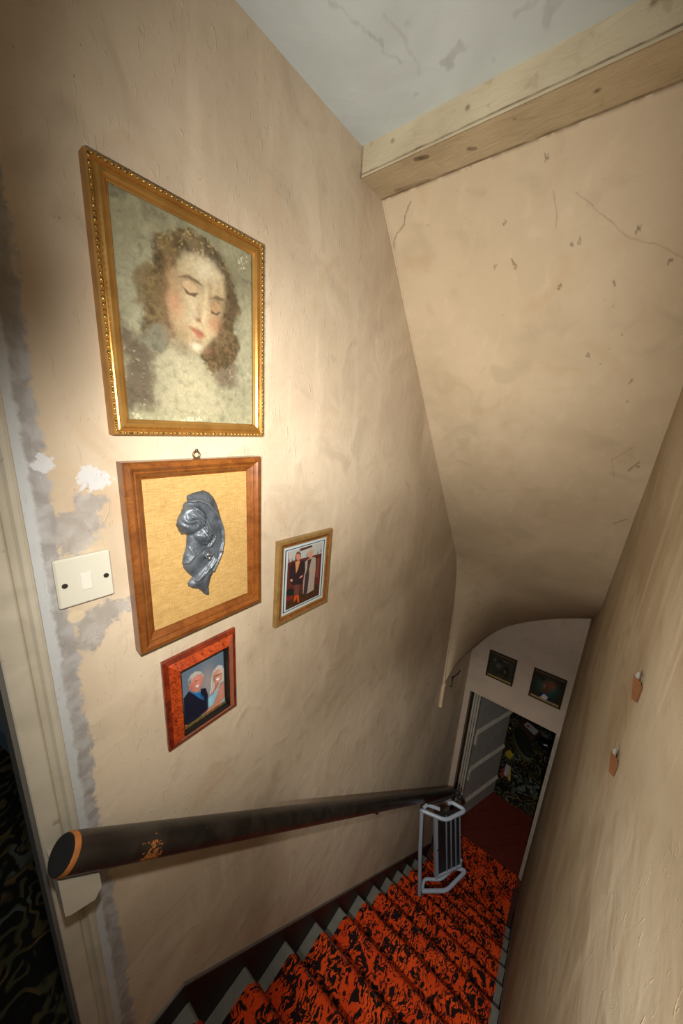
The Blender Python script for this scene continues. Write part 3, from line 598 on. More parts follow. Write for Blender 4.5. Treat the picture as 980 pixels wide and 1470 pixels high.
for k in range(12): edge = np.maximum(edge, smooth(1.5-np.hypot(pp[:, 0]-(nose(k)+.013), pp[:, 1]-(tz(k)-.022))/.018))  # band along each nosing for painted step shade plus wear
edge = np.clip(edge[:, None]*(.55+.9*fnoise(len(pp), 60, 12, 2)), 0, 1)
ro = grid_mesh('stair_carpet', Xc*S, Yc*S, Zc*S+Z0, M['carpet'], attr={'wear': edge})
ro['label'] = 'orange-red and black patterned stair carpet running down the whole flight'; ro['category'] = 'carpet'
uvl = ro.data.uv_layers.new(name='UVMap'); vi = np.zeros(len(ro.data.loops), int); ro.data.loops.foreach_get('vertex_index', vi)
UVv = np.stack([Xc.ravel()*S, np.repeat(al_[:, None], 60, 1).ravel()*S], -1); uvl.data.foreach_set('uv', UVv[vi].astype(np.float32).ravel())
# ---- doorway on the left: architrave, lining
ar = thing('door_1', None, None, V(XL, DY1, ZU)); ar['kind'] = 'structure'
prof_a = [(.063, 0), (.063, .028), (.066, .030), (.103, .030), (.106, .028), (.110, .020), (.116, .016), (.122, .020), (.128, .028), (.136, .031), (.142, .028), (.1445, .018), (.1445, 0)]
def jamb(parent, prof, z0, z1, mirror=None):
    b = MB(); pf = prof if mirror is None else [(mirror-y, h) for y, h in prof]
    n = len(pf); vs = [V(XL+h, y, z0) for y, h in pf]+[V(XL+h, y, z1) for y, h in pf]
    b.add(vs, [(i, i+1, n+i+1, n+i) for i in range(n-1)]+[tuple(range(n)), tuple(range(n, 2*n))]); return b.build('architrave', M['cream'], parent, fixn=True)
jamb(ar, prof_a, ZU-.05, DZ+.09); jamb(ar, prof_a, ZU-.05, DZ+.09, mirror=DY0+DY1)
b = MB(); b.box((XL, DY0, DZ), (XL+.03, DY1, DZ+.08), bev=.004); b.build('architrave_head', M['cream'], ar)
b = MB(); b.box((XL-.16, DY1-.012, ZU-.03), (XL+.022, DY1-.001, DZ)); b.build('door_lining', M['cream_edge'], ar)
b = MB(); b.box((XL-.16, DY0+.001, ZU-.03), (XL+.022, DY0+.012, DZ)); b.build('door_lining', M['cream_edge'], ar)
b = MB(); b.box((XL-.16, DY0, DZ-.012), (XL+.022, DY1, DZ-.001)); b.build('door_lining', M['cream_edge'], ar)
# room beyond it
b = MB(); b.box((-4.6, -2.6, ZU-.1), (XL-.15, 2.2, ZU)); b.box((XL-.15, DY0, ZU-.018), (XL, DY1, ZU)); b.build('floor', M['floral_up'], kind='structure')
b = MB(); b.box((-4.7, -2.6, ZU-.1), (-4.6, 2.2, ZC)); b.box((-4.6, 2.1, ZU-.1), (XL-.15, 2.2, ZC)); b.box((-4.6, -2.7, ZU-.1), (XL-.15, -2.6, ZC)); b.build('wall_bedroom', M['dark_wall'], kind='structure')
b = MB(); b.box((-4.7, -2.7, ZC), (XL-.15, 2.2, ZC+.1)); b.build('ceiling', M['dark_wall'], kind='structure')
bb = thing('storage_box', 'blue-grey box on the dark floral carpet seen through the left doorway', 'box', V(-3.15, .3, ZU))
b = MB(); b.prism([(-3.35, .08), (-2.96, .165), (-3.1, .8), (-3.5, .72)], 2, ZU+.002, ZU+.17); b.build('box_body', M['blue'], bb, fixn=True)
b = MB(); b.prism([(-3.36, .07), (-2.95, .16), (-3.09, .81), (-3.51, .73)], 2, ZU+.17, ZU+.20); b.build('lid', M['blue'], bb, fixn=True)
# ---- far doorway: frame, door leaf
dr = thing('door_2', None, None, V(OX0, YF, ZF)); dr['kind'] = 'structure'
for (xa, xb, y0, y1) in ((-.872, -.846, 4.47, 4.60), (-.842, -.816, 4.485, 4.60), (-.812, -.786, 4.50, 4.60), (.128, .146, 4.440, 4.60), (.148, .167, 4.425, 4.449)):
    b = MB(); b.box((xa, y0, ZF), (xb, y1, OZ if xa < 0 else OZ-.02), bev=.004); b.build('frame_fillet', M['cream_dull'], dr)
b = MB(); b.box((-.925, 4.56, ZF), (-.872, 4.60, OZ)); b.build('frame_back', M['dark_frame'], dr)  # dark strip stands in for the shadow in the reveal gap
hx, hy = -.80, 4.62; dv = Vector((.34, .88, 0)).normalized(); nv = Vector((-dv.y, dv.x, 0))*-1   # nv faces the opening side (+x,-y)
def dbox(b, s0, s1, z0, z1, t0, t1, bev=0, slope=False):
    vs = []
    for z in (z0, z1):
        for (s_, t_) in ((s0, t0), (s1, t0), (s1, t1 if not (slope and z == z1) else t0+.003), (s0, t1 if not (slope and z == z1) else t0+.003)):
            vs.append(V(hx+dv.x*s_+nv.x*t_, hy+dv.y*s_+nv.y*t_, z))
    b.add(vs, [(0, 3, 2, 1), (4, 5, 6, 7), (0, 1, 5, 4), (1, 2, 6, 5), (2, 3, 7, 6), (3, 0, 4, 7)])
lf_ = MB(); dbox(lf_, 0, .92, ZF+.015, OZ-.02, -.035, .0); leaf = lf_.build('door_leaf', M['door'], dr, fixn=True)
for z in (-4.36, -5.06, -5.73):
    b = MB(); dbox(b, .05, .90, z-.0, z+.045, 0, .028, slope=True); b.build('rail_bead', M['ledge'], leaf, fixn=True)
for z in (-4.40, -5.10):
    b = MB(); dbox(b, .03, .065, z-.16, z+.03, 0, .03); b.build('hinge', M['ledge'], leaf, fixn=True)
b = MB(); dbox(b, .90, .92, ZF+.015, OZ-.02, 0, .004); b.build('leaf_edge', M['dark_frame'], leaf, fixn=True)
kp = Vector((hx+dv.x*.86, hy+dv.y*.86, -4.62)); b = MB(); b.tube([tuple(kp), tuple(kp+nv*.05)], .010, 10); b.ball(tuple(kp+nv*.06), .026); b.ball(tuple(kp+nv*.012+Vector((0, 0, -.07))), .014); b.build('door_knob', M['brass'], leaf)
# room beyond: red tiles then floral carpet
b = MB(); b.box((-2.2, 4.60, ZF-.1), (1.6, 5.46, ZF-.014)); b.box((-2.2, 5.46, ZF-.1), (1.6, 9.5, ZF-.02)); rf = b.build('floor', M['grout'], kind='structure')
tl = .245; tb = MB()
me_t = None
for i in range(-1, 8):
    for j in range(-1, 8):
        # tiles on the diagonal
        cx, cy = (-.33+(i-j)*tl*.7071+.0), (4.02+(i+j)*tl*.7071)
        if cy > 5.62 or cy < 4.22 or not -1.15 < cx < .42: continue
        h = tl*.5*.975; c_, s_ = .7071, .7071
        if me_t is None:
            b = MB(); off = V(cx, cy, ZF)
            poly = [(cx+dx*c_-dy*s_, cy+dx*s_+dy*c_) for dx, dy in ((-h, -h), (h, -h), (h, h), (-h, h))]
            b.prism(poly, 2, ZF-.02, ZF-.0045); t0 = b.build('tile', M['tile'], rf, fixn=True); me_t = (t0, cx, cy); continue
        t = me_t[0].copy(); C.objects.link(t); t.parent = rf
        t.location = Vector(((cx-me_t[1])*S, (cy-me_t[2])*S, random.uniform(-.0012, .0012)))
fc = MB(); fc.prism([(-2.19, 5.43), (1.59, 5.48), (1.59, 9.49), (-2.19, 9.49)], 2, ZF-.02, ZF+.006); o = fc.build('floral_carpet', M['floral_low'], fixn=True)
o['label'] = 'dark swirling floral carpet beyond the red floor in the far room'; o['category'] = 'carpet'
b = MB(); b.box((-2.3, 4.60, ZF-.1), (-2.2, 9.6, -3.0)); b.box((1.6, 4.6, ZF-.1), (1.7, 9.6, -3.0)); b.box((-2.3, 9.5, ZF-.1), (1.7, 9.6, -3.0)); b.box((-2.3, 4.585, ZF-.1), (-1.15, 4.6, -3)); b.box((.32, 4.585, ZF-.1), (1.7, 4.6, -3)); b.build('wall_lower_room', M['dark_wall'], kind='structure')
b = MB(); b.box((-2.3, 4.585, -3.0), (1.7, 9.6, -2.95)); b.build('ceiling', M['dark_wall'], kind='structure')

# ================================================================ HANDRAIL
hr = thing('handrail', 'thick round dark-painted wooden pole handrail running down the picture wall', 'handrail', V(-.885, .09, -1.085))
A = Vector((-.885, .09, -1.085)); Bv = Vector((-.862, 4.10, -5.005)); d = (Bv-A).normalized()
b = MB(); n = 30; pts = [tuple(A+d*.010)]+[tuple(A+(Bv-A)*i/n) for i in range(1, n+1)]
b.tube(pts, .044, 28, radii=[.0445+.012*i/n for i in range(n+1)]); b.build('pole', M['rail'], hr)
b = MB(); b.tube([tuple(A+d*.012), tuple(A+d*.003), tuple(A-d*.002)], .04, 28, radii=[.0449, .0440, .0415], caps=True); b.build('worn_edge', M['rail_wear'], hr, label='orange bare-wood ring at the worn end')
b = MB(); b.tube([tuple(A-d*.001), tuple(A-d*.004)], .038, 28, radii=[.0418, .0410]); b.build('end_cap', M['rail_end'], hr)
br = thing('handrail_bracket', 'cream-painted wooden block on the door frame under the top end of the handrail', 'bracket', V(XL+.03, .11, -1.25))
b = MB(); b.prism([(.070, -1.135), (.150, -1.215), (.150, -1.26), (.132, -1.285), (.078, -1.265), (.070, -1.255)], 0, XL+.031, -.862); b.build('block', M['cream'], br, fixn=True)
for yk in (1.9, 3.4):
    t = (yk-.09)/(4.10-.09); zz = -1.085+(-5.005+1.085)*t; q_ = thing('handrail_bracket', ['small block holding the handrail halfway down, hidden under the pole', 'small block holding the handrail near its lower end'][yk > 2], 'bracket', V(XL, yk, zz-.1))
    b = MB(); b.box((XL, yk-.03, zz-.13), (-.90, yk+.03, zz-.062), bev=.006); b.build('block', M['black_paint'], q_)

# ================================================================ PICTURES
def frame_on_left(parent, y0, y1, z0, z1, prof, mat, name='frame', rot=0.0, mats=None, mis=None):
    # prof: list of (inset, height off wall) from the outer edge inwards
    cy, cz = (y0+y1)/2, (z0+z1)/2; ca, sa = math.cos(rot), math.sin(rot)
    def P(y, z, h): dy, dz = y-cy, z-cz; return V(XL+h, cy+dy*ca+dz*sa, cz-dy*sa+dz*ca)
    b = MB(); n = len(prof); vs = []
    for (ins, h) in prof:
        for (y, z) in ((y0+ins, z0+ins), (y1-ins, z0+ins), (y1-ins, z1-ins), (y0+ins, z1-ins)): vs.append(P(y, z, h))
    for i in range(n-1):
        fs = [(i*4+k, i*4+(k+1) % 4, (i+1)*4+(k+1) % 4, (i+1)*4+k) for k in range(4)]
        b.f += fs; b.mi += [mis[i] if mis else 0]*4; b.sm += [False]*4
    b.v = [tuple(v) for v in vs]
    return b.build(name, mats or mat, parent), P
def panel_on_left(parent, name, P, y0, y1, z0, z1, h, mat, t=.004):
    b = MB(); vs = [P(y, z, hh) for hh in (h, h-t) for y, z in ((y0, z0), (y1, z0), (y1, z1), (y0, z1))]
    b.add(vs, [(0, 1, 2, 3), (7, 6, 5, 4), (0, 4, 5, 1), (1, 5, 6, 2), (2, 6, 7, 3), (3, 7, 4, 0)]); return b.build(name, mat, parent)
def print_on_left(parent, name, P, y0, y1, z0, z1, h, mat, cv):
    H, W = cv.c.shape[:2]; U, Vv = cv.U, cv.V
    p00, p10, p01 = P(y0, z0, h), P(y1, z0, h), P(y0, z1, h); eu, ev = p10-p00, p01-p00
    return grid_mesh(name, p00.x+eu.x*U+ev.x*Vv, p00.y+eu.y*U+ev.y*Vv, p00.z+eu.z*U+ev.z*Vv, mat, parent, cols=np.clip(cv.c, 0, 1), smooth=False)
def bumps_on_left(parent, name, P, y0, y1, z0, z1, ins, h, step, r, mat, el=1.0, jit=0.0):
    b = MB(); a0, a1, c0, c1 = y0+ins, y1-ins, z0+ins, z1-ins
    def row(pa, pb):
        L = math.dist(pa, pb); n = int(L/step)
        for i in range(n):
            t = (i+.5)/n; y = pa[0]+(pb[0]-pa[0])*t; z = pa[1]+(pb[1]-pa[1])*t; hor = abs(pa[1]-pb[1]) < 1e-6
            sc = (.8, el if hor else 1/max(el, 1)*1.0, 1 if hor else el) if el != 1 else (.9, 1, 1)
            if el != 1: sc = (.8, el, .8) if hor else (.8, .8, el)
            b.ball(tuple(P(y, z, h)), r*(1+jit*((i % 3)-1)), sc=sc, seg=6, world=True)
    row((a0, c0), (a1, c0)); row((a0, c1), (a1, c1)); row((a0, c0), (a0, c1)); row((a1, c0), (a1, c1))
    o = b.build(name, mat, parent, kind='stuff'); return o
PIC = PICS
# --- 1 large gilt frame with a painted head
bx, pl = PIC['painting']
y0, y1, z0, z1 = .331, .793, -.0585, .518
pf = thing('framed_painting', 'largest picture, ornate gilt frame around a painted woman\'s head with lowered eyes', 'picture', V(XL, (y0+y1)/2, z0), 'framed pictures on the stair wall')
prof = [(0, .0), (0, .030), (.003, .034), (.010, .034), (.013, .030), (.016, .031), (.022, .037), (.029, .037), (.034, .033), (.038, .027), (.040, .026)]
fr, P = frame_on_left(pf, y0, y1, z0, z1, prof, None, mats=[M['gold_side'], M['gold']], mis=[0, 0, 0, 1, 1, 1, 1, 1, 1, 1])
fi = y0+.040-bx[0]
bumps_on_left(pf, 'leaf_ornament', P, y0, y1, z0, z1, .0065, .0345, .0125, .0042, M['gold_orn'], el=1.25, jit=.15)
yy0, yy1, zz0, zz1 = y0+.040, y1-.040, z0+.036, z1-.040
bumps_on_left(pf, 'inner_beading', P, yy0-.004, yy1+.004, z0+.036, z1-.036, .0, .0275, .0052, .0019, M['gold_dark'])
panel_on_left(pf, 'backing_board', P, y0+.01, y1-.01, z0+.01, z1-.01, .018, M['dark_frame'], .012)
cv = Canvas(300, 400, 1.32, (160, 158, 134)); H, W = 400, 300
f1 = fnoise(H, W, 5, 5); f2 = fnoise(H, W, 24, 4); f3 = fnoise(H, W, 60, 3)
cv.c *= (.55+.85*f1)[..., None]
ld = smooth((cv.V-.62)*3)*smooth(1.15-cv.U*1.2)*smooth((f1-.42)*5); cv.c *= (1-.35*ld)[..., None]
m_ = smooth((f1-.5)*4)*smooth(cv.V*1.3-.45); cv.c = cv.c*(1-m_[..., None]*.45)+lin((95, 90, 78))*m_[..., None]*.45
cv.ell(.10, .55, .18, .22, (160, 160, 142), .55); cv.ell(.9, .35, .12, .3, (150, 150, 134), .5); cv.ell(.93, .85, .2, .14, (118, 114, 96), .6)
def pp_(k, c, soft=.02, a=1.0, wob=.05): cv.poly(pl[k], c, soft, a, wob)
pp_('dark1', (92, 78, 66), .10, .8, .15); pp_('dark2', (98, 80, 68), .09, .75, .12)
pp_('neck', (164, 160, 138), .09, .9, .1); cv.ell(.45, .2, .16, .1, (184, 178, 152), .5); cv.ell(.38, .33, .07, .06, (176, 170, 148), .5)
pp_('hair', (98, 82, 58), .05, .93, .08); pp_('hairL', (122, 106, 76), .05, .8, .12)
m_ = sdist(cv.U, cv.V, pl['hair'], 1.32) > -.01
f4 = fnoise(H, W, 14, 4); sw = np.sin((cv.U*16+cv.V*9+f4*20)); cv.c *= (1+.26*(m_*sw))[..., None]*(1-m_*.5*np.clip(.55-f2, 0, 1))[..., None]
hl = m_*smooth((f3-.60)*9)*smooth((cv.V-.75)*6); cv.c = cv.c*(1-hl[..., None]*.6)+lin((176, 162, 120))*hl[..., None]*.6
cv.ell(.34, .86, .07, .05, (134, 116, 80), .6); cv.ell(.70, .86, .05, .07, (70, 60, 44), .7); cv.ell(.82, .70, .04, .12, (82, 72, 56), .6); cv.ell(.22, .62, .06, .07, (132, 116, 84), .55); cv.ell(.50, .93, .10, .02, (140, 128, 96), .5)
pp_('scarf', (130, 129, 116), .05, .8, .1)
pp_('face', (184, 168, 138), .06, .95, .02); cv.ell(.36, .70, .06, .12, (150, 122, 88), .5); cv.ell(.42, .46, .10, .06, (150, 126, 96), .45); cv.ell(.60, .55, .06, .06, (196, 178, 148), .5)
cv.ell(.60, .82, .11, .06, (206, 200, 180), .7); cv.ell(.50, .60, .05, .10, (206, 194, 170), .55); cv.ell(.36, .60, .055, .07, (190, 138, 110), .55); cv.ell(.66, .56, .05, .05, (168, 120, 94), .75); cv.ell(.35, .72, .04, .06, (176, 150, 120), .5)
cv.ell(.70, .64, .035, .12, (140, 118, 94), .55); cv.ell(.33, .50, .05, .07, (150, 126, 100), .5)
cv.ell(.483, .715, .075, .032, (120, 100, 78), .75); cv.ell(.68, .66, .05, .034, (108, 88, 70), .8)
pp_('eyeL', (190, 166, 136), .02, .9, 0); pp_('eyeR', (172, 144, 112), .02, .9, 0)
pp_('eyelidL', (84, 66, 52), .014, .85, 0); pp_('eyelidR', (78, 60, 48), .014, .85, 0); pp_('browL', (92, 72, 54), .02, .75, 0); pp_('browR', (88, 68, 52), .02, .7, 0)
cv.ell(.635, .72, .018, .07, (150, 126, 104), .5); pp_('nose', (200, 186, 158), .03, .6, 0); cv.ell(.535, .60, .016, .05, (158, 130, 104), .5); cv.ell(.535, .558, .03, .012, (120, 78, 60), .75); cv.ell(.565, .560, .014, .010, (214, 196, 170), .7)
pp_('mouth', (150, 92, 74), .03, .85, 0); pp_('lowlip', (172, 118, 96), .03, .7, 0); cv.ell(.52, .445, .04, .012, (120, 96, 80), .6); cv.ell(.50, .418, .05, .022, (212, 206, 190), .75); cv.ell(.60, .41, .03, .02, (150, 112, 92), .5)
cv.ell(.40, .40, .08, .04, (120, 106, 86), .45)
for k in ('dab1', 'dab2', 'dab3'):
    mm_ = (sdist(cv.U, cv.V, pl[k], 1.32) > 0)*(f3 > .56); cv.c[mm_ > 0] = cv.c[mm_ > 0]*.4+lin((206, 206, 184))*.6
sp_ = (f3 > .72)*(f1 > .5)*(cv.V < .35); cv.c[sp_ > 0] = cv.c[sp_ > 0]*.6+lin((190, 188, 168))*.4
sp_ = (f2 < .33)*(sdist(cv.U, cv.V, pl['face'], 1.32) < -.02); cv.c[sp_ > 0] *= .90
gr = rng.random((H, W)); cv.c *= (.84+.32*f2)[..., None]*(.86+.28*f3)[..., None]*(.90+.20*gr)[..., None]; cv.c = cv.c**1.1*np.array([.93, .89, .80])
print_on_left(pf, 'painting', P, yy0-.002, yy1+.002, zz0-.002, zz1+.002, .0205, M['oil'], cv)
# --- 2 brown frame with the pewter relief
y0, y1, z0, z1 = .340, .776, -.686, -.1265
bx, pl = PIC['relief']
rf_ = thing('framed_relief', 'brown wooden frame with a grey metal relief of a veiled head on gold cloth', 'picture', V(XL, (y0+y1)/2, z0), 'framed pictures on the stair wall')
prof = [(0, 0), (0, .036), (.004, .041), (.016, .043), (.022, .038), (.026, .0335), (.030, .034), (.036, .030), (.041, .024), (.046, .021), (.050, .020)]
fr, P = frame_on_left(rf_, y0, y1, z0, z1, prof, M['wood'])
panel_on_left(rf_, 'gold_cloth_backing', P, y0+.045, y1-.045, z0+.045, z1-.045, .0202, M['cloth'])
gu, gv = np.meshgrid(np.linspace(.25, .77, 150), np.linspace(.09, .90, 230)); asp = (bx[3]-bx[2])/(bx[1]-bx[0])
d = sdist(gu, gv, pl['out'], asp); h = .035*np.sqrt(np.clip(1-(1-np.clip(d/.10, 0, 1))**2, 0, 1))
# hair lock waves, face, veil rim, rose, hands
hc = (.385, .715); rr = np.hypot((gu-hc[0])/1.0, (gv-hc[1])*asp)
hairm = smooth((.155-rr)/.05); ang = np.arctan2((gv-hc[1])*asp, gu-hc[0]); h += hairm*(.030*np.sqrt(np.clip(1-(rr/.16)**2, 0, 1))+.0030*np.sin(rr*85+ang*3+2*np.sin(ang*2)))
fd = sdist(gu, gv, pl['face'], asp); h = np.where(fd > 0, np.maximum(h, .030+.035*np.sqrt(np.clip(fd/.07, 0, 1))), h)
h += .006*np.exp(-((gu-.475)/.016)**2-((gv-.585)/.02)**2)-.006*np.exp(-((gu-.455)/.02)**2-((gv-.612)/.008)**2)-.005*np.exp(-((gu-.50)/.02)**2-((gv-.545)/.006)**2)-.006*np.exp(-((gu-.53)/.02)**2-((gv-.607)/.007)**2)
pv = pl['veil']; 
def pld(pts):
    dd = np.full(gu.shape, 9.)
    for (x0, y0_), (x1, y1_) in zip(pts[:-1], pts[1:]):
        ex, ey = x1-x0, (y1_-y0_)*asp; t = np.clip(((gu-x0)*ex+((gv-y0_)*asp)*ey)/(ex*ex+ey*ey), 0, 1); dd = np.minimum(dd, np.hypot(gu-x0-t*ex, (gv-y0_)*asp-t*ey))
    return dd
h += .014*np.exp(-(pld(pv)/.014)**2)
for k, off in enumerate((.03, .055, .08, .105)):
    h += .007*np.exp(-(pld([(a-off*.8, b_-off*.55) for a, b_ in pl['hair2']]+[(.60-off*.5, .50)])/.009)**2)
h += .005*np.exp(-(pld(pl['fold'])/.012)**2); h += .020*np.exp(-(pld(pl['hand'])/.022)**2)+.002*np.exp(-(pld(pl['hand'])/.03)**2)*np.sin((gu-gv*1.1)*230)
h += .012*np.exp(-(pld([(.60, .30), (.64, .36), (.70, .44)])/.012)**2)
rz = np.hypot(gu-.52, (gv-.444)*asp); h += .022*smooth((.045-rz)/.02)+.004*np.sin(rz*260+np.arctan2((gv-.444)*asp, gu-.52)*2)*smooth((.045-rz)/.02)
h += .003*(fnoise(*gu.shape, 30, 3)-.5); h = np.where(d > -.004, np.clip(h, .001, .2), 0)
h *= .62
dY = bx[0]+(bx[1]-bx[0])*gu; dZ = bx[2]+(bx[3]-bx[2])*gv
# slip vertices to the outline: skirt
mask = d > -.004
grid_mesh('relief_sculpture', (XL+.0206+h)*S, dY*S, dZ*S+Z0, M['pewter'], rf_, mask=mask)
b = MB(); bu, bv = .52, .444
for k in range(3):
    cyy = bx[0]+(bx[1]-bx[0])*(bu+.012*(k-1)); czz = bx[2]+(bx[3]-bx[2])*(bv+[.012, -.016, .004][k]); b.ball((XL+.0206+.040, cyy, czz), .0075-.001*k, sc=(.7, 1, 1), seg=10)
b.build('rose', M['pewter_bright'], rf_, label='shiny rubbed rose on the relief')
b = MB(); hy_, hz_ = .551, z1+.012
ring = [(XL+.016, hy_+.010*math.cos(t), hz_+.010*math.sin(t)) for t in [math.pi*2*i/14 for i in range(15)]]
b.tube(ring, .0028, 6); b.box((XL+.012, hy_-.007, z1-.004), (XL+.020, hy_+.007, z1+.004)); b.ball((XL+.012, hy_+.004, hz_+.012), .005); b.build('hanging_ring', M['brass'], rf_)
# --- 3 burl frame with the couple
bx, pl = PIC['couple']; y0, y1, z0, z1 = .405, .676, -1.120, -.767
cf = thing('framed_photo', 'small glossy red burl frame, photo of smiling man in dark suit with blonde woman', 'picture', V(XL, (y0+y1)/2, z0), 'framed pictures on the stair wall')
prof = [(0, 0), (0, .010), (.004, .014), (.007, .012), (.010, .015), (.016, .017), (.042, .034), (.0455, .034)]
fr, P = frame_on_left(cf, y0, y1, z0, z1, prof, None, mats=[M['burl_edge'], M['burl']], mis=[0, 0, 0, 0, 0, 1, 1])
for nm, mt, ii, hh in (('black_slip', M['black'], .0525, .0135),):
    pr2 = [(.0455, .0345), (.0475, .0345), (.0500, .017), (.0540, .0155), (.0545, .010)]; frame_on_left(cf, y0, y1, z0, z1, pr2, mt, name=nm)
b = MB(); b.box((XL+.0125, .4605, -1.0665), (XL+.0165, .622, -1.058)); b.build('gold_line', M['gold_dark'], cf)
panel_on_left(cf, 'backing_board', P, y0+.01, y1-.01, z0+.01, z1-.01, .009, M['dark_frame'], .006)
cv = Canvas(170, 236, 1.395, (104, 122, 140)); W, H = 170, 236
cv.c *= (.72+.45*(1-cv.V)+.25*fnoise(H, W, 3, 3))[..., None]*.9
P_ = lambda k, c, s=.015, a=1.0: cv.poly(pl[k], c, s, a)
cv.ell(.55, .55, .16, .28, (164, 148, 140), .75); P_('suit', (22, 26, 44)); P_('shirt', (28, 110, 170)); P_('tie', (40, 74, 120)); P_('whair', (188, 182, 176), .03); P_('wneck', (176, 118, 96)); P_('wface', (196, 140, 116), .03)
cv.ell(.70, .56, .03, .08, (120, 84, 70), .6); cv.ell(.84, .62, .05, .03, (226, 190, 166), .6)
P_('weyes', (70, 50, 44), .01, .8); P_('wsm', (240, 236, 230)); P_('dress', (132, 186, 208)); cv.ell(.6, .2, .05, .1, (160, 204, 220), .6); cv.poly(pl['arm'], (188, 128, 108), .015); cv.ell(.85, .25, .05, .12, (206, 150, 126), .5); cv.poly(pl['suit'][7:10]+[(.4, .1)], (24, 28, 46), .02, .6)
P_('manhair', (176, 172, 168), .02); cv.ell(.17, .74, .04, .06, (84, 78, 74), .8); P_('manface', (196, 122, 106), .025); cv.ell(.33, .74, .07, .035, (218, 150, 130), .6); cv.ell(.2, .63, .04, .05, (160, 88, 74), .6); P_('eyes', (90, 50, 44), .012, .7); cv.ell(.35, .66, .02, .03, (226, 160, 140), .7); P_('smile', (232, 214, 206)); cv.ell(.33, .585, .05, .008, (120, 50, 44), .7); P_('handl', (190, 120, 100))
m_ = sdist(cv.U, cv.V, pl['whair'], 1.4) > 0; cv.c *= (1+.16*m_*np.sin(cv.U*120+cv.V*14)*(sdist(cv.U, cv.V, pl['wface'], 1.4) < 0))[..., None]
print_on_left(cf, 'photograph', P, bx[0]+.002, bx[1]-.002, bx[2]+.006, bx[3]-.002, .0118, M['photo'], cv)
# --- 4 narrow gilt-brown frame with the two women
bx, pl = PIC['women']; y0, y1, z0, z1 = .874, 1.216, -.864, -.480; rot = math.radians(2.0)
wf = thing('framed_photo', 'thin gilt-brown frame with white mount, photo of two standing women', 'picture', V(XL, (y0+y1)/2, z0), 'framed pictures on the stair wall')
prof = [(0, 0), (0, .016), (.004, .020), (.018, .020), (.021, .017), (.030, .015), (.035, .015), (.038, .010)]
fr, P = frame_on_left(wf, y0, y1, z0, z1, prof, None, rot=rot, mats=[M['gilt_wood'], M['gilt_red']], mis=[0, 0, 0, 1, 1, 0, 0])
panel_on_left(wf, 'backing_board', P, y0+.01, y1-.01, z0+.01, z1-.01, .007, M['dark_frame'], .006)
W, H = 190, 240; cv = Canvas(W, H, 1.26, (188, 200, 204)); q4 = pl['photo']
P_ = lambda k, c, s=.012, a=1.0: cv.poly(pl[k], c, s, a)
du = np.minimum(np.minimum(cv.U-.045, .955-cv.U), np.minimum(cv.V-.04, .96-cv.V)*1.26)
cv.c = np.where((np.abs(du) < .008)[..., None], lin((40, 34, 36)), cv.c)
def R4(u, v): return (u, v)
pin = [(.095, .065), (.905, .065), (.905, .935), (.095, .935)]; keep = cv.c.copy()
cv.poly(pin, (80, 50, 40), .004); cv.poly([(.095, .76), (.905, .74), (.905, .935), (.095, .935)], (170, 172, 166), .01); P_('beamw', (84, 52, 46)); P_('pole', (170, 110, 100))
cv.poly([(.095, .30), (.095, .775), (.23, .785), (.50, .77), (.905, .755), (.905, .25)], (92, 42, 34), .01); cv.poly([(.095, .065), (.095, .30), (.905, .26), (.905, .065)], (66, 42, 26), .02)
for i in range(14): cv.ell(.825, .68-.022*i, .03, .006, (150, 90, 74), .8)
for u_, v_ in ((.12, .80), (.19, .79), (.53, .80), (.80, .78), (.88, .80)): cv.ell(u_, v_, .012, .03, (50, 34, 28), .9)
P_('dog', (30, 36, 30)); P_('redbox', (110, 36, 28)); cv.c = np.where((cv.V < .28)[..., None], cv.c*(.6+.9*fnoise(H, W, 24, 2))[..., None], cv.c)
P_('l_legs', (96, 62, 56)); P_('l_boots', (190, 78, 30)); P_('l_jacket', (46, 34, 36)); P_('l_neck', (196, 130, 84)); P_('l_hair', (92, 66, 52)); P_('l_face', (190, 124, 100)); P_('l_h1', (204, 150, 126)); P_('l_h2', (204, 150, 126))
P_('r_sleeve', (58, 40, 38)); P_('r_coat', (158, 144, 132)); P_('r_dress', (64, 48, 48)); P_('r_hair', (170, 156, 132)); P_('r_face', (196, 132, 110)); P_('r_hand', (196, 130, 108))
inn = (cv.U > .095)*(cv.U < .905)*(cv.V > .065)*(cv.V < .935); cv.c = np.where(inn[..., None] > 0, cv.c, keep)
print_on_left(wf, 'photograph', P, y0+.0365, y1-.0365, z0+.0365, z1-.0365, .0115, M['photo'], cv)
# --- two little pictures over the far doorway
def far_pic(x0, x1, z0, z1, label, cv):
    t = thing('small_picture', label, 'picture', V((x0+x1)/2, YF, z0), 'small pictures over the far doorway')
    w_ = .020; h = .030
    for nm, a, b_ in (('frame_side', (x0, z0), (x0+w_, z1)), ('frame_side', (x1-w_, z0), (x1, z1)), ('frame_rail', (x0+w_, z1-w_), (x1-w_, z1)), ('frame_rail', (x0+w_, z0), (x1-w_, z0+w_))):
        q_ = MB(); q_.box((a[0], YF-h, a[1]), (b_[0], YF-.001, b_[1]), bev=.003); q_.build(nm, M['dark_frame'], t)
    for nm, (xa, za, xb, zb) in (('gilt_slip', (x0+w_, z0+w_, x1-w_, z0+w_+.014)), ('gilt_slip', (x0+w_, z1-w_-.006, x1-w_, z1-w_))):
        q_ = MB(); q_.box((xa, YF-.024, za), (xb, YF-.002, zb)); q_.build(nm, M['far_gold'], t)
    X = V(x0+w_, 0, 0).x+(x1-x0-2*w_)*S*cv.U; Zq = (z0+w_)*S+Z0+(z1-z0-2*w_)*S*cv.V
    grid_mesh('print', X, np.full(X.shape, (YF-.012)*S), Zq, M['photo'], t, cols=np.clip(cv.c, 0, 1), smooth=False)
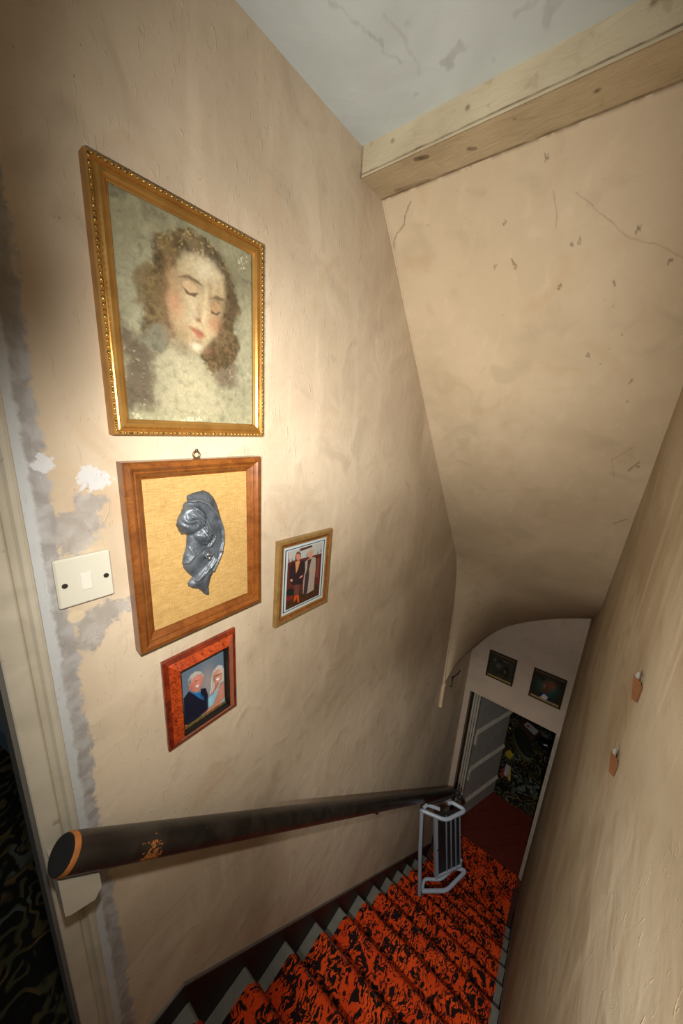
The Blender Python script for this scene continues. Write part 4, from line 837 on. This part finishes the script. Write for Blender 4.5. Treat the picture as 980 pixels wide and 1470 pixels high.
cv = Canvas(70, 80, 1.15, (52, 52, 42)); cv.mul(fnoise(80, 70, 6, 3), .8)
cv.ell(.45, .75, .16, .05, (26, 26, 24)); cv.ell(.62, .80, .12, .02, (100, 100, 96)); cv.ell(.2, .72, .04, .04, (110, 110, 104)); cv.ell(.72, .50, .10, .14, (20, 20, 18)); cv.ell(.68, .38, .03, .08, (120, 118, 108)); cv.ell(.55, .3, .14, .08, (34, 34, 28)); cv.ell(.38, .52, .10, .07, (92, 92, 82)); cv.ell(.75, .25, .10, .12, (28, 28, 22))
far_pic(-.770, -.437, -3.178, -2.790, 'small square dark still-life picture over the far doorway, the left one', cv)
cv = Canvas(80, 90, 1.15, (44, 36, 30)); cv.ell(.50, .52, .42, .36, (18, 92, 82), .9, 3.0); cv.ell(.48, .60, .22, .24, (104, 62, 44), 1.0, 3.5); cv.ell(.30, .76, .08, .07, (34, 26, 24)); cv.ell(.65, .66, .12, .13, (130, 74, 46), .8); cv.ell(.40, .52, .02, .05, (180, 130, 110)); cv.ell(.45, .36, .12, .10, (96, 54, 38)); cv.poly([(.22, .02), (.30, .20), (.45, .26), (.62, .22), (.80, .02)], (26, 34, 70), .04); cv.poly([(.34, .06), (.44, .24), (.60, .18), (.56, .04)], (176, 178, 180), .03)
far_pic(-.245, .103, -3.188, -2.782, 'small square portrait on teal background with white collar, over the far doorway', cv)

# ================================================================ LIGHT SWITCH
sw = thing('light_switch', 'square cream plastic single light switch on the patched plaster by the door frame', 'switch', V(XL, .24, -.48))
b = MB(); b.box((XL+.0005, .180, -.4815), (XL+.0155, .300, -.3535), bev=.004); b.build('plate', M['switch'], sw)
b = MB(); b.box((XL+.0155, .229, -.444), (XL+.0185, .252, -.400), bev=.001); b.build('rocker', M['rocker'], sw)
for y, in ((.196,), (.284,)):
    b = MB(); b.tube([(XL+.0150, y, -.421), (XL+.0175, y, -.421)], .0062, 12); b.build('screw', M['screw'], sw)
# ================================================================ MOTHS
def moth(y, z, label, tilt):
    t = thing('moth', label, 'moth', V(XR, y, z), 'moths resting on the right wall')
    def P(a, c, h):   # a across, c along body (up = head)
        ca, sa = math.cos(tilt), math.sin(tilt); return V(XR-h, y-(a*ca-c*sa), z+a*sa+c*ca)
    for s in (-1, 1):
        b = MB(); vs = [P(0, .024, .020), P(s*.016, .022, .010), P(s*.024, .010, .004), P(s*.012, -.034, .004), P(0, -.036, .012), P(0, .024, .016), P(s*.014, .020, .006), P(s*.022, .008, .001), P(s*.010, -.034, .001), P(0, -.034, .008)]
        b.add(vs, [(0, 1, 2, 3, 4), (9, 8, 7, 6, 5)]+[(i, i+5, (i+1) % 5+5, (i+1) % 5) for i in range(5)]); b.build('wing', M['moth_wing'], t, fixn=True)
    b = MB(); b.tube([P(0, -.018, .008), P(0, .01, .012), P(0, .032, .012), P(0, .038, .008)], .004, 8, world=True, radii=[.002, .005, .005, .002]); b.build('body', M['moth_body'], t)
    for s in (-1, 1):
        b = MB(); b.tube([P(s*.003, .034, .006), P(s*.010, .044, .010), P(s*.020, .040, .012)], .0012, 6, world=True); b.build('antenna', M['moth_body'], t)
moth(1.040, -.590, 'upper of the two orange-brown moths resting on the right wall', .15)
moth(1.028, -.815, 'lower of the two orange-brown moths resting on the right wall', .05)

# ================================================================ FOLDED TUBULAR RACK ON THE STAIRS
rk = thing('folded_rack', 'folded white tubular metal rack with black slatted panels standing on the stair carpet', 'rack', V(-.70, 2.70, tz(8)+.012))
def tube(name, pts, r, mat='white_tube', parent=rk):
    # rounded corners
    P_ = [Vector(p) for p in pts]; out = [P_[0]]
    for i in range(1, len(P_)-1):
        a, c, b_ = P_[i-1], P_[i], P_[i+1]; rr_ = min(.05, (a-c).length*.4, (b_-c).length*.4); p = c+(a-c).normalized()*rr_; q2 = c+(b_-c).normalized()*rr_
        for k in range(6): t = k/5; out.append(p*(1-t)**2+c*2*t*(1-t)+q2*t*t)
    out.append(P_[-1]); b = MB(); b.tube([tuple(v) for v in out], r, 12); return b.build(name, M[mat], parent)
zb, zt_ = -4.835, -3.80
tube('upright', [(-.700, 2.690, -4.848), (-.765, 2.70, -4.3), (-.818, 2.72, zt_+.01)], .0200)
tube('lower_loop', [(-.690, 2.725, zb), (-.485, 2.90, zb), (-.375, 3.22, zb), (-.50, 3.15, zb), (-.515, 3.12, zb)], .0200)
tube('lower_strut', [(-.690, 2.73, zb), (-.715, 2.83, zb+.01), (-.565, 2.94, zb+.02), (-.50, 3.10, zb+.04)], .0165)
tube('upper_loop', [(-.815, 2.73, zt_), (-.595, 2.80, zt_), (-.468, 3.03, zt_), (-.61, 3.01, zt_), (-.64, 2.97, zt_+.0)], .0190)
tube('upper_strut', [(-.815, 2.75, zt_+.01), (-.80, 2.80, zt_+.02), (-.685, 2.86, zt_+.0)], .0180)
tube('cross_bar', [(-.80, 2.80, zt_+.03), (-.66, 2.97, zt_+.05), (-.595, 3.09, zt_+.05)], .0130, 'rubber')
b = MB(); b.ball((-.592, 3.10, zt_+.055), .030); b.build('end_knob', M['rubber'], rk); b = MB(); b.ball((-.560, 3.09, zt_+.03), .028); b.build('end_knob', M['rubber'], rk)
q0b, q1b, q0t, q1t = Vector((-.615, 2.905, -4.78)), Vector((-.440, 3.190, -4.78)), Vector((-.700, 2.80, -3.86)), Vector((-.520, 3.02, -3.86))
def qp(s, t, o=0.0):
    nrm_ = Vector((-.85, .53, 0)).normalized(); a = q0b.lerp(q1b, s); c = q0t.lerp(q1t, s); return a.lerp(c, t)+nrm_*o
def slab(name, s0, s1, t0, t1, o0, o1, mat):
    b = MB(); vs = [V(*qp(s, t, o)) for o in (o0, o1) for s, t in ((s0, t0), (s1, t0), (s1, t1), (s0, t1))]
    b.add(vs, [(0, 1, 2, 3), (7, 6, 5, 4), (0, 4, 5, 1), (1, 5, 6, 2), (2, 6, 7, 3), (3, 7, 4, 0)]); return b.build(name, M[mat], rk, fixn=True)
slab('side_channel', -.03, .085, .0, 1.0, -.012, .02, 'white_tube')
for sa, sb in ((.09, .415), (.445, .60), (.635, .785), (.82, .96)):
    slab('slat', sa, sb, .02, .98, .0, .03, 'black_panel'); slab('slat_edge', sb+.003, sb+.028, .0, 1.0, -.012, .03, 'white_tube')
for s0 in (-.02,):
    slab('bottom_rail', -.02, 1.01, -.02, .012, -.015, .035, 'white_tube'); slab('top_rail', .0, .99, .985, 1.005, -.005, .03, 'black_panel')
b = MB(); b.tube([tuple(qp(.055, .48, -.012)), tuple(qp(.055, .48, -.018))], .008, 8); b.build('catch', M['rubber'], rk)
b = MB(); b.tube([tuple(qp(1.0, -.02, .0)), tuple(qp(1.02, .10, .0))], .016, 10); b.build('lower_knuckle', M['white_tube'], rk)

hk = thing('wall_hook', 'small dark bent wire hook on the picture wall beneath the half arch', 'hook', V(XL, 3.72, -2.95))
b = MB(); b.tube([(XL, 3.66, -2.86), (XL+.02, 3.68, -2.87), (XL+.022, 3.86, -2.93), (XL+.03, 3.90, -2.90)], .007, 6); b.build('wire', M['screw'], hk); b = MB(); b.tube([(XL, 3.66, -2.99), (XL+.02, 3.67, -3.0), (XL+.02, 3.66, -2.86)], .007, 6); b.build('catch', M['screw'], hk)
# ================================================================ THINGS ON THE FLOOR OF THE FAR ROOM
zf = ZF+.0065
bc = thing('brown_case', 'dark brown flat case on the floral carpet of the far room', 'case', V(-.25, 7.3, zf))
b = MB(); b.prism([(-.46, 7.20), (-.13, 7.05), (-.03, 7.32), (-.38, 7.50)], 2, zf, zf+.10); b.build('case_body', M['brown_box'], bc, fixn=True)
lb = MB(); lb.prism([(-.35, 7.26), (-.13, 7.13), (-.08, 7.27), (-.31, 7.38)], 2, zf+.102, zf+.125); o = lb.build('white_leaflet', M['label_white'], fixn=True); o['label'] = 'white oblong leaflet with a dark red spot lying on the brown case'; o['category'] = 'leaflet'
q_ = MB(); q_.prism([(-.31, 7.25), (-.26, 7.22), (-.24, 7.27), (-.29, 7.30)], 2, zf+.1255, zf+.128); q_.build('red_spot', M['red_card'], o, fixn=True)
tr = thing('oval_footstool', 'dark oval footstool with olive rim on the floral carpet, beside the open door', 'footstool', V(-.28, 6.78, zf))
def oval(cx, cy, ra, rb, rot, z0, z1, name, mat, parent, n=28, taper=1.0):
    b = MB(); ca, sa = math.cos(rot), math.sin(rot); ring = lambda k, z: [V(cx+(ra*math.cos(t)*ca-rb*math.sin(t)*sa)*k, cy+(ra*math.cos(t)*sa+rb*math.sin(t)*ca)*k, z) for t in [2*math.pi*i/n for i in range(n)]]
    vs = ring(1, z0)+ring(1, z1-.02)+ring(.94, z1); b.add(vs, [(i, (i+1) % n, n+(i+1) % n, n+i) for i in range(n)]+[(n+i, n+(i+1) % n, 2*n+(i+1) % n, 2*n+i) for i in range(n)]+[tuple(range(2*n, 3*n)), tuple(reversed(range(n)))]); return b.build(name, mat, parent, fixn=True)
oval(-.28, 6.78, .34, .155, -1.02, zf, zf+.07, 'rim', M['green_rim'], tr); oval(-.275, 6.79, .31, .125, -1.02, zf+.065, zf+.16, 'cushion_top', M['dark_green'], tr)
bg = MB(); bg.ball((.10, 7.05, zf+.09), .16, sc=(1.1, .75, .55), seg=20); o = bg.build('bin_bag', M['bag']); o['label'] = 'shiny black plastic bag on the floral carpet near the right door jamb'; o['category'] = 'bag'
random.seed(3)
for v in o.data.vertices: v.co += Vector((random.uniform(-1, 1), random.uniform(-1, 1), random.uniform(0, 1)))*.012
def slabthing(name, pts, z0, z1, mat, label, cat, grp=None):
    b = MB(); b.prism(pts, 2, z0, z1); o = b.build(name, M[mat], fixn=True); o['label'] = label; o['category'] = cat
    if grp: o['group'] = grp
slabthing('yellow_packet', [(-.07, 7.10), (.0, 7.07), (.01, 7.13), (-.05, 7.16)], zf, zf+.03, 'yellow_card', 'tiny yellow packet between the brown case and the black bag', 'packet')
slabthing('yellow_box', [(-.50, 6.36), (-.40, 6.30), (-.36, 6.40), (-.46, 6.47)], zf, zf+.06, 'yellow_card', 'small yellow box beside the open door edge, nearest the oval footstool', 'box')
slabthing('magazine', [(-.47, 5.88), (-.40, 5.85), (-.36, 6.06), (-.44, 6.09)], zf, zf+.02, 'red_card', 'red magazine lowest in the little heap by the door foot', 'magazine', 'magazines heaped by the door')
slabthing('magazine', [(-.42, 5.90), (-.355, 5.87), (-.36, 6.12), (-.43, 6.14)], zf+.021, zf+.036, 'label_white', 'white magazine on the red one in the heap by the door foot', 'magazine', 'magazines heaped by the door')
slabthing('magazine', [(-.335, 5.86), (-.295, 5.86), (-.35, 6.15), (-.385, 6.14)], zf+.0, zf+.018, 'yellow_card', 'narrow yellow magazine at the right of the heap by the door foot', 'magazine', 'magazines heaped by the door')
